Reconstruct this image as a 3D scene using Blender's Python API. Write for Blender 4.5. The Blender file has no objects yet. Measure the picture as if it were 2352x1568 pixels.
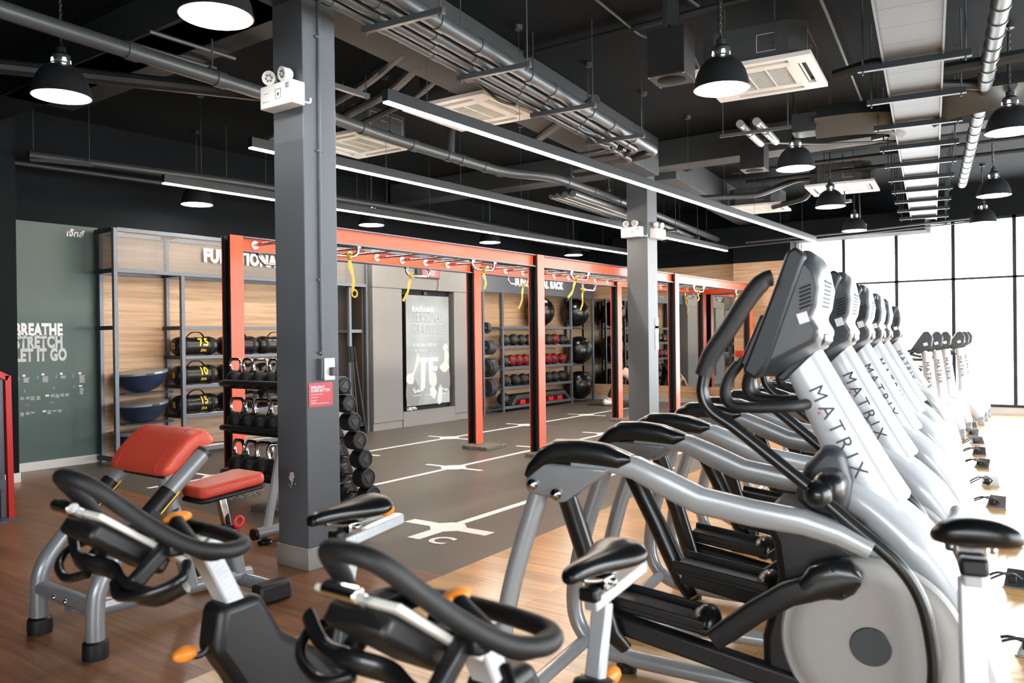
import bpy, bmesh, math, random
from mathutils import Vector, Matrix
random.seed(7)
PI = math.pi
D = bpy.data
SC = bpy.context.scene
COL = SC.collection

# ---------------------------------------------------------------- camera
cam_d = D.cameras.new('camera'); cam = D.objects.new('camera', cam_d); COL.objects.link(cam)
F_PX = 1831.58
cam_d.sensor_fit = 'HORIZONTAL'; cam_d.sensor_width = 36.0
cam_d.lens = F_PX / 2352 * 36.0
cam_d.clip_start = 0.05; cam_d.clip_end = 300
yaw, pit, rol = 0.6311, -0.0041, -0.0118
fw = Vector((math.cos(yaw)*math.cos(pit), math.sin(yaw)*math.cos(pit), math.sin(pit)))
rt = fw.cross(Vector((0, 0, 1))).normalized(); up = rt.cross(fw)
r2 = math.cos(rol)*rt + math.sin(rol)*up
u2 = -math.sin(rol)*rt + math.cos(rol)*up
cam.matrix_world = Matrix(((r2.x, u2.x, -fw.x, 0), (r2.y, u2.y, -fw.y, 0), (r2.z, u2.z, -fw.z, 1.5), (0, 0, 0, 1)))
cam_d.dof.use_dof = True; cam_d.dof.focus_distance = 6.5; cam_d.dof.aperture_fstop = 3.6
SC.camera = cam

# ---------------------------------------------------------------- view, world, daylight
SC.view_settings.view_transform = 'Standard'; SC.view_settings.look = 'None'
SC.view_settings.gamma = 1.0; SC.view_settings.use_curve_mapping = False
SC.view_settings.exposure = 0.72
W = D.worlds.new('overcast_sky'); SC.world = W; W.use_nodes = True
wn = W.node_tree.nodes; wl = W.node_tree.links
bg = wn['Background']; bg.inputs['Color'].default_value = (0.93, 0.97, 1.0, 1); bg.inputs['Strength'].default_value = 8.5
SC.cycles.max_bounces = 8; SC.cycles.diffuse_bounces = 4; SC.cycles.glossy_bounces = 4
SC.cycles.transmission_bounces = 6; SC.cycles.transparent_max_bounces = 8
SC.cycles.sample_clamp_indirect = 6.0
SC.cycles.caustics_reflective = False; SC.cycles.caustics_refractive = False
def portal(name, loc, rot, sx, sy):
    l = D.lights.new(name, 'AREA'); l.shape = 'RECTANGLE'; l.size = sx; l.size_y = sy
    l.cycles.is_portal = True
    o = D.objects.new(name, l); COL.objects.link(o); o.location = loc; o.rotation_euler = rot
# sky portals in the far and right-hand glazed walls and the added left window
portal('daylight_far_wall', (17.06, 0.2, 1.9), (0, PI/2, 0), 3.5, 9.9)
portal('daylight_added_window', (-4.06, -1.1, 1.7), (0, -PI/2, 0), 1.8, 5.8)
portal('daylight_right_wall', (8.0, -4.56, 1.75), (-PI/2, 0, 0), 17.6, 3.4)

# ---------------------------------------------------------------- materials
def _s(c):
    return tuple(((x/255.0)/12.92 if x/255.0 <= 0.04045 else ((x/255.0+0.055)/1.055)**2.4) for x in c)
def mat(name, rgb, rough=0.5, metal=0.0, noise=0.0, scale=30.0, bump=0.0, coat=0.0, emit=None, es=0.0, spec=None):
    m = D.materials.new(name); m.use_nodes = True
    nt = m.node_tree; b = nt.nodes['Principled BSDF']
    c = _s(rgb) + (1,)
    b.inputs['Base Color'].default_value = c
    b.inputs['Roughness'].default_value = rough; b.inputs['Metallic'].default_value = metal
    if spec is not None: b.inputs['Specular IOR Level'].default_value = spec
    if coat: b.inputs['Coat Weight'].default_value = coat; b.inputs['Coat Roughness'].default_value = 0.08
    if emit: b.inputs['Emission Color'].default_value = _s(emit) + (1,); b.inputs['Emission Strength'].default_value = es
    if noise or bump:
        tc = nt.nodes.new('ShaderNodeTexCoord'); nz = nt.nodes.new('ShaderNodeTexNoise')
        nz.inputs['Scale'].default_value = scale; nz.inputs['Detail'].default_value = 6
        nt.links.new(tc.outputs['Object'], nz.inputs['Vector'])
        if noise:
            mx = nt.nodes.new('ShaderNodeMix'); mx.data_type = 'RGBA'
            lo = tuple(x*(1-noise) for x in c[:3]) + (1,); hi = tuple(min(1, x*(1+noise)) for x in c[:3]) + (1,)
            mx.inputs[6].default_value = lo; mx.inputs[7].default_value = hi
            nt.links.new(nz.outputs['Fac'], mx.inputs[0]); nt.links.new(mx.outputs[2], b.inputs['Base Color'])
        if bump:
            bp = nt.nodes.new('ShaderNodeBump'); bp.inputs['Strength'].default_value = bump; bp.inputs['Distance'].default_value = 0.01
            nt.links.new(nz.outputs['Fac'], bp.inputs['Height']); nt.links.new(bp.outputs[0], b.inputs['Normal'])
    return m
def wood(name, dark, light, sx, sy, sz, plank=None, rough=0.4, rot=0.0, coat=0.0):
    """stretched-noise grain; plank=(length,width) adds boards laid along local x"""
    m = D.materials.new(name); m.use_nodes = True; nt = m.node_tree; b = nt.nodes['Principled BSDF']
    N = nt.nodes.new; L = nt.links.new
    tc = N('ShaderNodeTexCoord'); mp = N('ShaderNodeMapping'); mp.inputs['Rotation'].default_value = (0, 0, rot)
    L(tc.outputs['Object'], mp.inputs['Vector'])
    mp2 = N('ShaderNodeMapping'); mp2.inputs['Scale'].default_value = (sx, sy, sz); L(mp.outputs[0], mp2.inputs['Vector'])
    nz = N('ShaderNodeTexNoise'); nz.inputs['Scale'].default_value = 1.0; nz.inputs['Detail'].default_value = 8; nz.inputs['Roughness'].default_value = 0.65
    nz.inputs['Distortion'].default_value = 0.4
    L(mp2.outputs[0], nz.inputs['Vector'])
    cr = N('ShaderNodeValToRGB'); cr.color_ramp.elements[0].position = 0.3; cr.color_ramp.elements[1].position = 0.72
    cr.color_ramp.elements[0].color = _s(dark)+(1,); cr.color_ramp.elements[1].color = _s(light)+(1,)
    L(nz.outputs['Fac'], cr.inputs[0])
    out = cr.outputs[0]
    if plank:
        br = N('ShaderNodeTexBrick'); br.offset = 0.37; br.inputs['Scale'].default_value = 1.0
        br.inputs['Brick Width'].default_value = plank[0]; br.inputs['Row Height'].default_value = plank[1]
        br.inputs['Mortar Size'].default_value = 0.0015; br.inputs['Bias'].default_value = 0.0
        br.inputs['Color1'].default_value = (0.78, 0.78, 0.78, 1); br.inputs['Color2'].default_value = (1.12, 1.1, 1.08, 1); br.inputs['Mortar'].default_value = (0.35, 0.33, 0.3, 1)
        L(mp.outputs[0], br.inputs['Vector'])
        mx = N('ShaderNodeMix'); mx.data_type = 'RGBA'; mx.blend_type = 'MULTIPLY'; mx.inputs[0].default_value = 1.0
        L(cr.outputs[0], mx.inputs[6]); L(br.outputs['Color'], mx.inputs[7]); out = mx.outputs[2]
    L(out, b.inputs['Base Color'])
    b.inputs['Roughness'].default_value = rough
    if coat: b.inputs['Coat Weight'].default_value = coat; b.inputs['Coat Roughness'].default_value = 0.2
    return m
def speckle(name, base, fleck, rough=0.6, scale=260.0, amt=0.62):
    m = D.materials.new(name); m.use_nodes = True; nt = m.node_tree; b = nt.nodes['Principled BSDF']
    N = nt.nodes.new; L = nt.links.new
    tc = N('ShaderNodeTexCoord'); vz = N('ShaderNodeTexNoise'); vz.inputs['Scale'].default_value = scale; vz.inputs['Detail'].default_value = 2
    L(tc.outputs['Object'], vz.inputs['Vector'])
    cr = N('ShaderNodeValToRGB'); cr.color_ramp.elements[0].position = amt-0.08; cr.color_ramp.elements[1].position = amt+0.06
    cr.color_ramp.elements[0].color = _s(base)+(1,); cr.color_ramp.elements[1].color = _s(fleck)+(1,)
    L(vz.outputs['Fac'], cr.inputs[0])
    n2 = N('ShaderNodeTexNoise'); n2.inputs['Scale'].default_value = 2.2; n2.inputs['Detail'].default_value = 5; L(tc.outputs['Object'], n2.inputs['Vector'])
    c2 = N('ShaderNodeValToRGB'); c2.color_ramp.elements[0].color = (0.8, 0.8, 0.8, 1); c2.color_ramp.elements[1].color = (1.15, 1.13, 1.1, 1); L(n2.outputs['Fac'], c2.inputs[0])
    mx = N('ShaderNodeMix'); mx.data_type = 'RGBA'; mx.blend_type = 'MULTIPLY'; mx.inputs[0].default_value = 1.0
    L(cr.outputs[0], mx.inputs[6]); L(c2.outputs[0], mx.inputs[7]); L(mx.outputs[2], b.inputs['Base Color'])
    b.inputs['Roughness'].default_value = rough
    return m
def mesh_mat(name, rgb, scale, alpha_cut=0.5, metal=0.6, axes='XZ'):
    """perforated sheet: diamond holes cut by transparency"""
    m = D.materials.new(name); m.use_nodes = True; nt = m.node_tree; b = nt.nodes['Principled BSDF']
    N = nt.nodes.new; L = nt.links.new
    b.inputs['Base Color'].default_value = _s(rgb)+(1,); b.inputs['Metallic'].default_value = metal; b.inputs['Roughness'].default_value = 0.4
    tc = N('ShaderNodeTexCoord'); sp = N('ShaderNodeSeparateXYZ'); L(tc.outputs['Object'], sp.inputs[0])
    def wave(sgn):
        a = N('ShaderNodeMath'); a.operation = 'MULTIPLY'; a.inputs[1].default_value = scale; L(sp.outputs[axes[0]], a.inputs[0])
        c = N('ShaderNodeMath'); c.operation = 'MULTIPLY_ADD'; c.inputs[1].default_value = sgn*scale*1.9; L(sp.outputs[axes[1]], c.inputs[0]); L(a.outputs[0], c.inputs[2])
        f = N('ShaderNodeMath'); f.operation = 'FRACT'; L(c.outputs[0], f.inputs[0])
        g = N('ShaderNodeMath'); g.operation = 'LESS_THAN'; g.inputs[1].default_value = alpha_cut; L(f.outputs[0], g.inputs[0])
        return g
    w1, w2 = wave(1), wave(-1)
    mxm = N('ShaderNodeMath'); mxm.operation = 'MAXIMUM'; L(w1.outputs[0], mxm.inputs[0]); L(w2.outputs[0], mxm.inputs[1])
    L(mxm.outputs[0], b.inputs['Alpha'])
    return m
MT = {}
MT['ceil'] = mat('ceiling_paint', (7, 14, 18), 0.9, spec=0.25, noise=0.12, scale=3)
MT['black_wall'] = mat('black_wall_paint', (8, 14, 18), 0.8, spec=0.25)
MT['beam'] = mat('grey_beam_paint', (60, 64, 66), 0.7, noise=0.1, scale=4)
MT['column'] = mat('column_paint', (94, 99, 104), 0.5, noise=0.06, scale=6)
MT['green'] = mat('green_wall_print', (70, 92, 87), 0.45, noise=0.05, scale=3)
MT['white'] = mat('white_paint', (225, 225, 225), 0.4)
MT['offwhite'] = mat('white_plastic', (232, 232, 230), 0.35)
MT['col_skirt'] = mat('pale_steel_skirting', (160, 156, 150), 0.32)
MT['skirt'] = mat('grey_skirting', (196, 194, 192), 0.3, metal=0.3)
MT['steel_frame'] = mat('grey_powder_coat', (96, 102, 110), 0.38, metal=0.35)
MT['dark_steel'] = mat('charcoal_powder_coat', (30, 35, 40), 0.45, metal=0.2)
MT['panel'] = mat('grey_panel', (126, 124, 122), 0.5, noise=0.05, scale=8)
MT['brownblack'] = mat('dark_cabinet', (58, 54, 52), 0.5)
MT['black'] = mat('black_plastic', (17, 18, 20), 0.42)
MT['matte_black'] = mat('matte_black', (9, 10, 11), 0.7)
MT['foam'] = mat('foam_grip', (20, 21, 23), 0.55, bump=0.15, scale=400)
MT['rubber'] = mat('black_rubber', (16, 17, 19), 0.5, bump=0.1, scale=200)
MT['vinyl'] = mat('black_vinyl', (15, 16, 18), 0.28)
MT['satin'] = mat('satin_black', (18, 20, 22), 0.3, coat=0.3)
MT['orange'] = mat('orange_red_paint', (230, 80, 38), 0.42, coat=0.15)
MT['red_vinyl'] = mat('orange_red_vinyl', (214, 80, 60), 0.38, bump=0.08, scale=60)
MT['red'] = mat('red_plastic', (204, 38, 40), 0.4)
MT['orange_knob'] = mat('orange_plastic', (240, 138, 40), 0.4)
MT['chrome'] = mat('chrome', (215, 215, 216), 0.12, metal=1.0)
MT['steel'] = mat('brushed_steel', (170, 170, 170), 0.28, metal=1.0)
MT['silver'] = mat('silver_paint', (170, 174, 178), 0.3, metal=0.25, coat=0.4)
MT['silver_light'] = mat('pale_silver_paint', (194, 199, 204), 0.26, metal=0.15, coat=0.5)
MT['silver_mid'] = mat('mid_silver_paint', (146, 150, 154), 0.32, metal=0.3, coat=0.4)
MT['disc'] = mat('grey_disc_plastic', (158, 157, 155), 0.4)
MT['graphite'] = mat('graphite_plastic', (52, 56, 60), 0.38)
MT['pipe'] = mat('grey_conduit', (78, 81, 83), 0.4, metal=0.3)
MT['pipe_dark'] = mat('dark_pipe', (36, 40, 42), 0.5)
MT['duct'] = mat('galvanised_duct', (86, 88, 88), 0.5, metal=0.4, noise=0.06, scale=5)
MT['duct_seamed'] = MT['duct'].copy(); MT['duct_seamed'].name = 'seamed_duct'
_nt = MT['duct_seamed'].node_tree; _p = _nt.nodes['Principled BSDF']
_tc = _nt.nodes.new('ShaderNodeTexCoord'); _sx = _nt.nodes.new('ShaderNodeSeparateXYZ'); _nt.links.new(_tc.outputs['Object'], _sx.inputs[0])
_m = [_nt.nodes.new('ShaderNodeMath') for _ in range(3)]
_m[0].operation = 'DIVIDE'; _m[0].inputs[1].default_value = 0.36; _m[1].operation = 'FRACT'; _m[2].operation = 'LESS_THAN'; _m[2].inputs[1].default_value = 0.035
_nt.links.new(_sx.outputs[0], _m[0].inputs[0]); _nt.links.new(_m[0].outputs[0], _m[1].inputs[0]); _nt.links.new(_m[1].outputs[0], _m[2].inputs[0])
_mx = _nt.nodes.new('ShaderNodeMix'); _mx.data_type = 'RGBA'; _mx.inputs[6].default_value = _s((86, 88, 88))+(1,); _mx.inputs[7].default_value = _s((40, 42, 43))+(1,)
_nt.links.new(_m[2].outputs[0], _mx.inputs[0]); _nt.links.new(_mx.outputs[2], _p.inputs['Base Color'])
MT['duct_side'] = mat('duct_insulation', (36, 39, 41), 0.6)
MT['lamp_shade'] = mat('black_lamp_shade', (24, 27, 29), 0.45)
MT['lamp_in'] = mat('white_lamp_lining', (235, 235, 232), 0.5)
MT['lamp_glow'] = mat('lamp_diffuser', (255, 255, 255), 0.5, emit=(255, 252, 246), es=36.0)
MT['led'] = mat('warm_strip_diffuser', (255, 250, 240), 0.5, emit=(255, 238, 218), es=65.0)
MT['brass'] = mat('dull_chain_metal', (112, 110, 102), 0.4, metal=0.8)
MT['ac'] = mat('ivory_plastic', (224, 223, 218), 0.4)
MT['ac_grille'] = mat('beige_filter', (66, 62, 54), 0.6)
MT['yellow'] = mat('yellow_strap', (196, 160, 56), 0.6)
MT['yellow_print'] = mat('yellow_print', (226, 196, 62), 0.5)
MT['white_print'] = mat('white_print', (238, 238, 240), 0.45)
MT['grey_print'] = mat('grey_print', (196, 200, 204), 0.45)
MT['blue_print'] = mat('blue_print', (84, 136, 172), 0.5)
MT['dark_print'] = mat('dark_print', (52, 55, 60), 0.45)
MT['navy'] = mat('navy_dome', (34, 48, 76), 0.4, bump=0.05, scale=40)
MT['ball'] = mat('black_ball_skin', (14, 14, 15), 0.24, bump=0.03, scale=30)
MT['slam'] = mat('black_slam_ball', (30, 30, 31), 0.5, bump=0.2, scale=120)
MT['redsign'] = mat('red_sign', (214, 84, 92), 0.4)
MT['skin'] = mat('skin', (226, 186, 162), 0.5)
MT['hair'] = mat('dark_hair', (28, 24, 22), 0.5)
MT['cloth_black'] = mat('black_sportswear', (20, 20, 22), 0.75)
MT['shoe'] = mat('white_shoe', (232, 230, 228), 0.5)
MT['mirror'] = mat('mirror_glass', (205, 210, 208), 0.02, metal=1.0)
MT['floor_oak'] = wood('light_oak_floor', (184, 136, 78), (220, 178, 116), 1.2, 26, 1, plank=(1.3, 0.145), rough=0.28, rot=PI/2, coat=0.4)
MT['floor_walnut'] = wood('brown_walnut_floor', (102, 66, 43), (160, 111, 76), 1.2, 22, 1, plank=(1.2, 0.14), rough=0.34, rot=PI/2, coat=0.15)
MT['floor_rubber'] = speckle('speckled_rubber_floor', (84, 79, 74), (122, 116, 108), 0.42, 240, 0.64)
MT['rubber_block'] = speckle('speckled_rubber_block', (64, 62, 58), (150, 146, 136), 0.8, 120, 0.55)
MT['wall_oak'] = wood('oak_wall_panel', (158, 124, 92), (212, 178, 140), 1.0, 1.0, 26, rough=0.45)
MT['mesh_v'] = mesh_mat('perforated_sheet', (120, 118, 116), 34.0, 0.34)
MT['mesh_side'] = mesh_mat('perforated_side_sheet', (80, 80, 80), 34.0, 0.34, axes='YZ')
MT['mesh_gate'] = mesh_mat('dark_mesh', (58, 60, 62), 22.0, 0.4)
g = D.materials.new('window_glass'); g.use_nodes = True
gn = g.node_tree.nodes; gl = g.node_tree.links
gb = gn['Principled BSDF']; gtr = gn.new('ShaderNodeBsdfTransparent'); gmx = gn.new('ShaderNodeMixShader')
gb.inputs['Base Color'].default_value = (0.9, 0.95, 0.95, 1); gb.inputs['Roughness'].default_value = 0.02
gmx.inputs[0].default_value = 0.06
gl.new(gtr.outputs[0], gmx.inputs[1]); gl.new(gb.outputs[0], gmx.inputs[2]); gl.new(gmx.outputs[0], gn['Material Output'].inputs[0])
MT['glass'] = g

# ---------------------------------------------------------------- mesh builder
def V(*a): return Vector(a[0]) if len(a) == 1 else Vector(a)
class MB:
    def __init__(s): s.b = bmesh.new()
    def _quadring(s, rings, closed=False, caps=True):
        n = len(rings[0]); k = len(rings)
        for i in range(k if closed else k-1):
            a, c = rings[i], rings[(i+1) % k]
            for j in range(n):
                try: s.b.faces.new((a[j], a[(j+1) % n], c[(j+1) % n], c[j]))
                except ValueError: pass
        if caps and not closed:
            for rg, rev in ((rings[0], True), (rings[-1], False)):
                try: s.b.faces.new(rg[::-1] if rev else rg)
                except ValueError: pass
    def box(s, x0, y0, z0, x1, y1, z1, M=None):
        vs = [V(x, y, z) for z in (z0, z1) for y in (y0, y1) for x in (x0, x1)]
        if M: vs = [M @ v for v in vs]
        v = [s.b.verts.new(p) for p in vs]
        for f in ((0, 2, 3, 1), (4, 5, 7, 6), (0, 1, 5, 4), (2, 6, 7, 3), (0, 4, 6, 2), (1, 3, 7, 5)):
            s.b.faces.new([v[i] for i in f])
        return s
    def cbox(s, c, d, M=None):
        return s.box(c[0]-d[0]/2, c[1]-d[1]/2, c[2]-d[2]/2, c[0]+d[0]/2, c[1]+d[1]/2, c[2]+d[2]/2, M)
    def bar(s, p0, p1, w, h, side=(0, 0, 1)):
        """rectangular bar from p0 to p1; h measured along side, w across"""
        p0, p1 = V(p0), V(p1); d = (p1-p0).normalized(); sd = V(side)
        a = d.cross(sd)
        if a.length < 1e-5: a = d.cross(V(1, 0, 0))
        a.normalize(); c = a.cross(d)
        rings = []
        for p in (p0, p1):
            rings.append([s.b.verts.new(p + a*w/2*i + c*h/2*j) for i, j in ((-1, -1), (1, -1), (1, 1), (-1, 1))])
        s._quadring(rings); return s
    def cyl(s, p0, p1, r, r2=None, n=14):
        return s.tube([p0, p1], [r, r if r2 is None else r2], n)
    def tube(s, pts, r, n=10, closed=False, flat=None, up=(0, 0, 1)):
        """swept tube; r float or list; flat=(a,b) makes an ellipse of radii r*a (sideways), r*b (along up)"""
        P = [V(p) for p in pts]; k = len(P)
        R = r if isinstance(r, (list, tuple)) else [r]*k
        rings = []; prev = None
        for i in range(k):
            if closed: t = P[(i+1) % k]-P[i-1]
            else: t = P[min(i+1, k-1)]-P[max(i-1, 0)]
            t.normalize()
            if prev is None or flat:
                ref = V(up)
                if abs(t.dot(ref.normalized())) > 0.98: ref = V(1, 0, 0) if abs(t.x) < 0.9 else V(0, 1, 0)
                a = t.cross(ref).normalized()
            else:
                a = prev - t*prev.dot(t)
                a.normalize()
            prev = a; c = a.cross(t)
            # widen at mitres
            fa, fb = flat if flat else (1, 1)
            rings.append([s.b.verts.new(P[i] + a*math.cos(2*PI*j/n)*R[i]*fa + c*math.sin(2*PI*j/n)*R[i]*fb) for j in range(n)])
        s._quadring(rings, closed); return s
    def lathe(s, prof, n=24, o=(0, 0, 0), M=None, caps=True):
        rings = []
        for r, z in prof:
            vs = [V(math.cos(2*PI*j/n)*max(r, 1e-4), math.sin(2*PI*j/n)*max(r, 1e-4), z) for j in range(n)]
            if M: vs = [M @ v for v in vs]
            rings.append([s.b.verts.new(v + V(o)) for v in vs])
        s._quadring(rings, False, caps); return s
    def prism(s, poly, o, ax, ay, depth):
        """polygon (list of 2D) in plane o + x*ax + y*ay, extruded by vector depth"""
        ax, ay, o, dv = V(ax), V(ay), V(o), V(depth)
        a = [s.b.verts.new(o + ax*p[0] + ay*p[1]) for p in poly]
        c = [s.b.verts.new(o + ax*p[0] + ay*p[1] + dv) for p in poly]
        s._quadring([a, c]); return s
    def sphere(s, c, r, n=20, m=12, sc=(1, 1, 1)):
        prof = [(r*math.sin(PI*i/m), -r*math.cos(PI*i/m)) for i in range(m+1)]
        prof[0] = (1e-4, -r); prof[-1] = (1e-4, r)
        M = Matrix.Diagonal((sc[0], sc[1], sc[2])).to_4x4()
        return s.lathe(prof, n, c, M)
    def torus(s, c, R, r, axis='Z', n=16, m=8):
        pts = []
        for i in range(n):
            a = 2*PI*i/n; x, y = R*math.cos(a), R*math.sin(a)
            pts.append(V(c) + (V(x, y, 0) if axis == 'Z' else V(0, x, y) if axis == 'X' else V(x, 0, y)))
        return s.tube(pts, r, m, True)
    def loft(s, secs, caps=True):
        s._quadring([[s.b.verts.new(V(p)) for p in sec] for sec in secs], False, caps); return s
    def quad(s, *pts):
        s.b.faces.new([s.b.verts.new(V(p)) for p in pts]); return s
    def xf(s, M):
        bmesh.ops.transform(s.b, matrix=M, verts=s.b.verts); return s
    def build(s, name, m, parent=None, smooth=35, bevel=0.0, bseg=2, subsurf=0):
        bmesh.ops.recalc_face_normals(s.b, faces=s.b.faces)
        me = D.meshes.new(name); s.b.to_mesh(me); s.b.free()
        me.materials.append(MT[m] if isinstance(m, str) else m)
        o = D.objects.new(name, me); COL.objects.link(o)
        if parent: o.parent = parent
        if smooth:
            me.polygons.foreach_set('use_smooth', [True]*len(me.polygons))
            me.set_sharp_from_angle(angle=math.radians(smooth))
        if bevel:
            md = o.modifiers.new('bevel', 'BEVEL'); md.width = bevel; md.segments = bseg; md.limit_method = 'ANGLE'; md.angle_limit = math.radians(40)
            md.harden_normals = False
        if subsurf:
            md = o.modifiers.new('subsurf', 'SUBSURF'); md.levels = subsurf; md.render_levels = subsurf
        return o
def smooth_path(pts, k=6, closed=False):
    """Catmull-Rom through the points"""
    P = [V(p) for p in pts]; n = len(P); out = []
    for i in range(n if closed else n-1):
        p0 = P[(i-1) % n] if closed else P[max(i-1, 0)]; p1 = P[i]; p2 = P[(i+1) % n]; p3 = P[(i+2) % n] if closed else P[min(i+2, n-1)]
        for j in range(k):
            t = j/k
            out.append(0.5*((2*p1) + (p2-p0)*t + (2*p0-5*p1+4*p2-p3)*t*t + (3*p1-p0-3*p2+p3)*t*t*t))
    if not closed: out.append(P[-1])
    return out
def fillet(pts, rad, k=5):
    """polyline with rounded corners"""
    P = [V(p) for p in pts]; out = [P[0]]
    for i in range(1, len(P)-1):
        a, b_, c = P[i-1], P[i], P[i+1]; d1 = (a-b_); d2 = (c-b_)
        r = min(rad, d1.length*0.45, d2.length*0.45); s0 = b_+d1.normalized()*r; s1 = b_+d2.normalized()*r
        for j in range(k+1):
            t = j/k; out.append((1-t)**2*s0 + 2*t*(1-t)*b_ + t*t*s1)
    out.append(P[-1]); return out
def tag(o, label=None, cat=None, group=None, kind=None):
    if label: o['label'] = label
    if cat: o['category'] = cat
    if group: o['group'] = group
    if kind: o['kind'] = kind
    return o
def thing(name, label, cat, loc=(0, 0, 0), rz=0.0, group=None):
    o = D.objects.new(name, None); COL.objects.link(o); o.location = loc; o.rotation_euler = (0, 0, rz); o.empty_display_size = 0.1
    return tag(o, label, cat, group)
def struct(name, mb, m, **k):
    return tag(mb.build(name, m, **k), kind='structure')
def copy_tree(o, parent=None):
    c = o.copy(); COL.objects.link(c)
    if parent: c.parent = parent
    for ch in list(o.children): copy_tree(ch, c)
    return c
def dup(root, loc, rz=None, label=None, group=None):
    c = copy_tree(root); c.location = loc
    if rz is not None: c.rotation_euler = (0, 0, rz)
    if label: c['label'] = label
    if group: c['group'] = group
    return c
DG = None
def text_mesh(body, size, depth=0.0, bold=0.0, sx=1.0, align='LEFT', spacing=1.0, shear=0.0, line=1.0):
    """text as a bmesh-ready mesh lying in local XY"""
    cu = D.curves.new('lettering', 'FONT'); cu.body = body; cu.size = size; cu.extrude = depth; cu.offset = bold*size
    cu.align_x = align; cu.space_character = spacing; cu.shear = shear; cu.resolution_u = 3; cu.space_line = line
    to = D.objects.new('lettering', cu); COL.objects.link(to)
    dg = bpy.context.evaluated_depsgraph_get(); dg.update()
    me = D.meshes.new_from_object(to.evaluated_get(dg))
    D.objects.remove(to); D.curves.remove(cu)
    me.transform(Matrix.Diagonal((sx, 1, 1, 1)))
    return me
def densify(me, L):
    """split long edges so flat lettering can follow a curved surface"""
    b = bmesh.new(); b.from_mesh(me); bmesh.ops.triangulate(b, faces=b.faces)
    for _ in range(5):
        ed = [e for e in b.edges if e.calc_length() > L]
        if not ed: break
        bmesh.ops.subdivide_edges(b, edges=ed, cuts=1); bmesh.ops.triangulate(b, faces=b.faces)
    b.to_mesh(me); b.free(); return me
def text(name, body, size, m, M, parent=None, **k):
    """M places local XY text; returns the object"""
    me = text_mesh(body, size, **k); me.transform(M)
    me.materials.clear(); me.materials.append(MT[m])
    o = D.objects.new(name, me); COL.objects.link(o)
    if parent: o.parent = parent
    return o
def face(o, ax, ay):
    """matrix whose local x,y map to world ax, ay at origin o"""
    ax, ay = V(ax), V(ay); az = ax.cross(ay)
    return Matrix(((ax.x, ay.x, az.x, o[0]), (ax.y, ay.y, az.y, o[1]), (ax.z, ay.z, az.z, o[2]), (0, 0, 0, 1)))

# ================================================================ setting
def poly_slab(pts, z0, z1):
    m = MB(); m.prism([(p[0], p[1]) for p in pts], (0, 0, z0), (1, 0, 0), (0, 1, 0), (0, 0, z1-z0)); return m
struct('floor', poly_slab([(-4, -4.6), (17.2, -4.6), (17.2, 4.06), (3.8, 3.35), (-4, 2.94)], -0.1, 0), 'floor_oak')
struct('floor', poly_slab([(-4, 2.94), (3.8, 3.35), (4.42, 10.3), (-4, 10.3)], -0.1, 0), 'floor_walnut')
struct('floor', poly_slab([(3.8, 3.35), (17.2, 4.06), (17.2, 10.3), (4.42, 10.3)], -0.1, 0), 'floor_rubber')
struct('ceiling', MB().box(-4, -4.6, 4.27, 17.2, 10.3, 4.4), 'ceil')
struct('wall_back', MB().box(-4, 10.2, 0, 17.2, 10.4, 4.27), 'black_wall')
struct('wall_left', MB().box(-4.2, -4.6, 0, -4, 10.4, 0.8).box(-4.2, -4.6, 2.6, -4, 10.4, 4.27).box(-4.2, 1.8, 0.8, -4, 10.4, 2.6).box(-4.2, -4.6, 0.8, -4, -4.0, 2.6), 'black_wall')
m = MB()
for k in range(7): m.box(-4.1, -4.0+k*0.966-0.03, 0.8, -4.02, -4.0+k*0.966+0.03, 2.6)
m.box(-4.09, -4.0, 0.8, -4.03, 1.8, 0.86).box(-4.09, -4.0, 2.54, -4.03, 1.8, 2.6)
w3 = struct('added_fill_window', m, 'dark_steel')  # unseen window added behind the camera to bring in frontal fill light
MB().box(-4.065, -3.98, 0.86, -4.057, 1.78, 2.54).build('window_pane', 'glass', w3)
# pier at the edge of the doorway beside the green wall
struct('wall_left', MB().box(3.62, 9.46, 0.1, 3.83, 10.2, 4.27), 'black_wall')
struct('baseboard_left', MB().box(3.61, 9.45, 0, 3.84, 10.2, 0.1), 'white')
struct('baseboard_back', MB().box(3.84, 10.16, 0, 5.06, 10.2, 0.1), 'white')
struct('trim_1', MB().box(5.06, 10.13, 0, 9.2, 10.2, 2.9), 'wall_oak')
struct('trim_2', MB().box(12.25, 10.15, 0.0, 16.8, 10.2, 2.75), 'wall_oak')
# grey panelled screen wall with a recess for the display
m = MB()
m.box(9.18, 9.52, 0.13, 9.862, 10.2, 2.36).box(11.23, 9.52, 0.13, 12.0, 10.2, 2.36).box(9.18, 9.52, 2.366, 12.0, 10.2, 3.0)
m.box(9.868, 9.52, 0.0, 11.226, 10.2, 0.262).box(9.86, 9.66, 0.26, 11.23, 10.2, 2.366).box(9.18, 9.535, 0, 9.862, 10.2, 0.124).box(11.23, 9.535, 0, 12.0, 10.2, 0.124)
struct('wall_back', m, 'panel', bevel=0.003)
struct('trim_3', MB().box(9.87, 9.645, 0.262, 11.225, 9.662, 2.365), 'matte_black')
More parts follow.
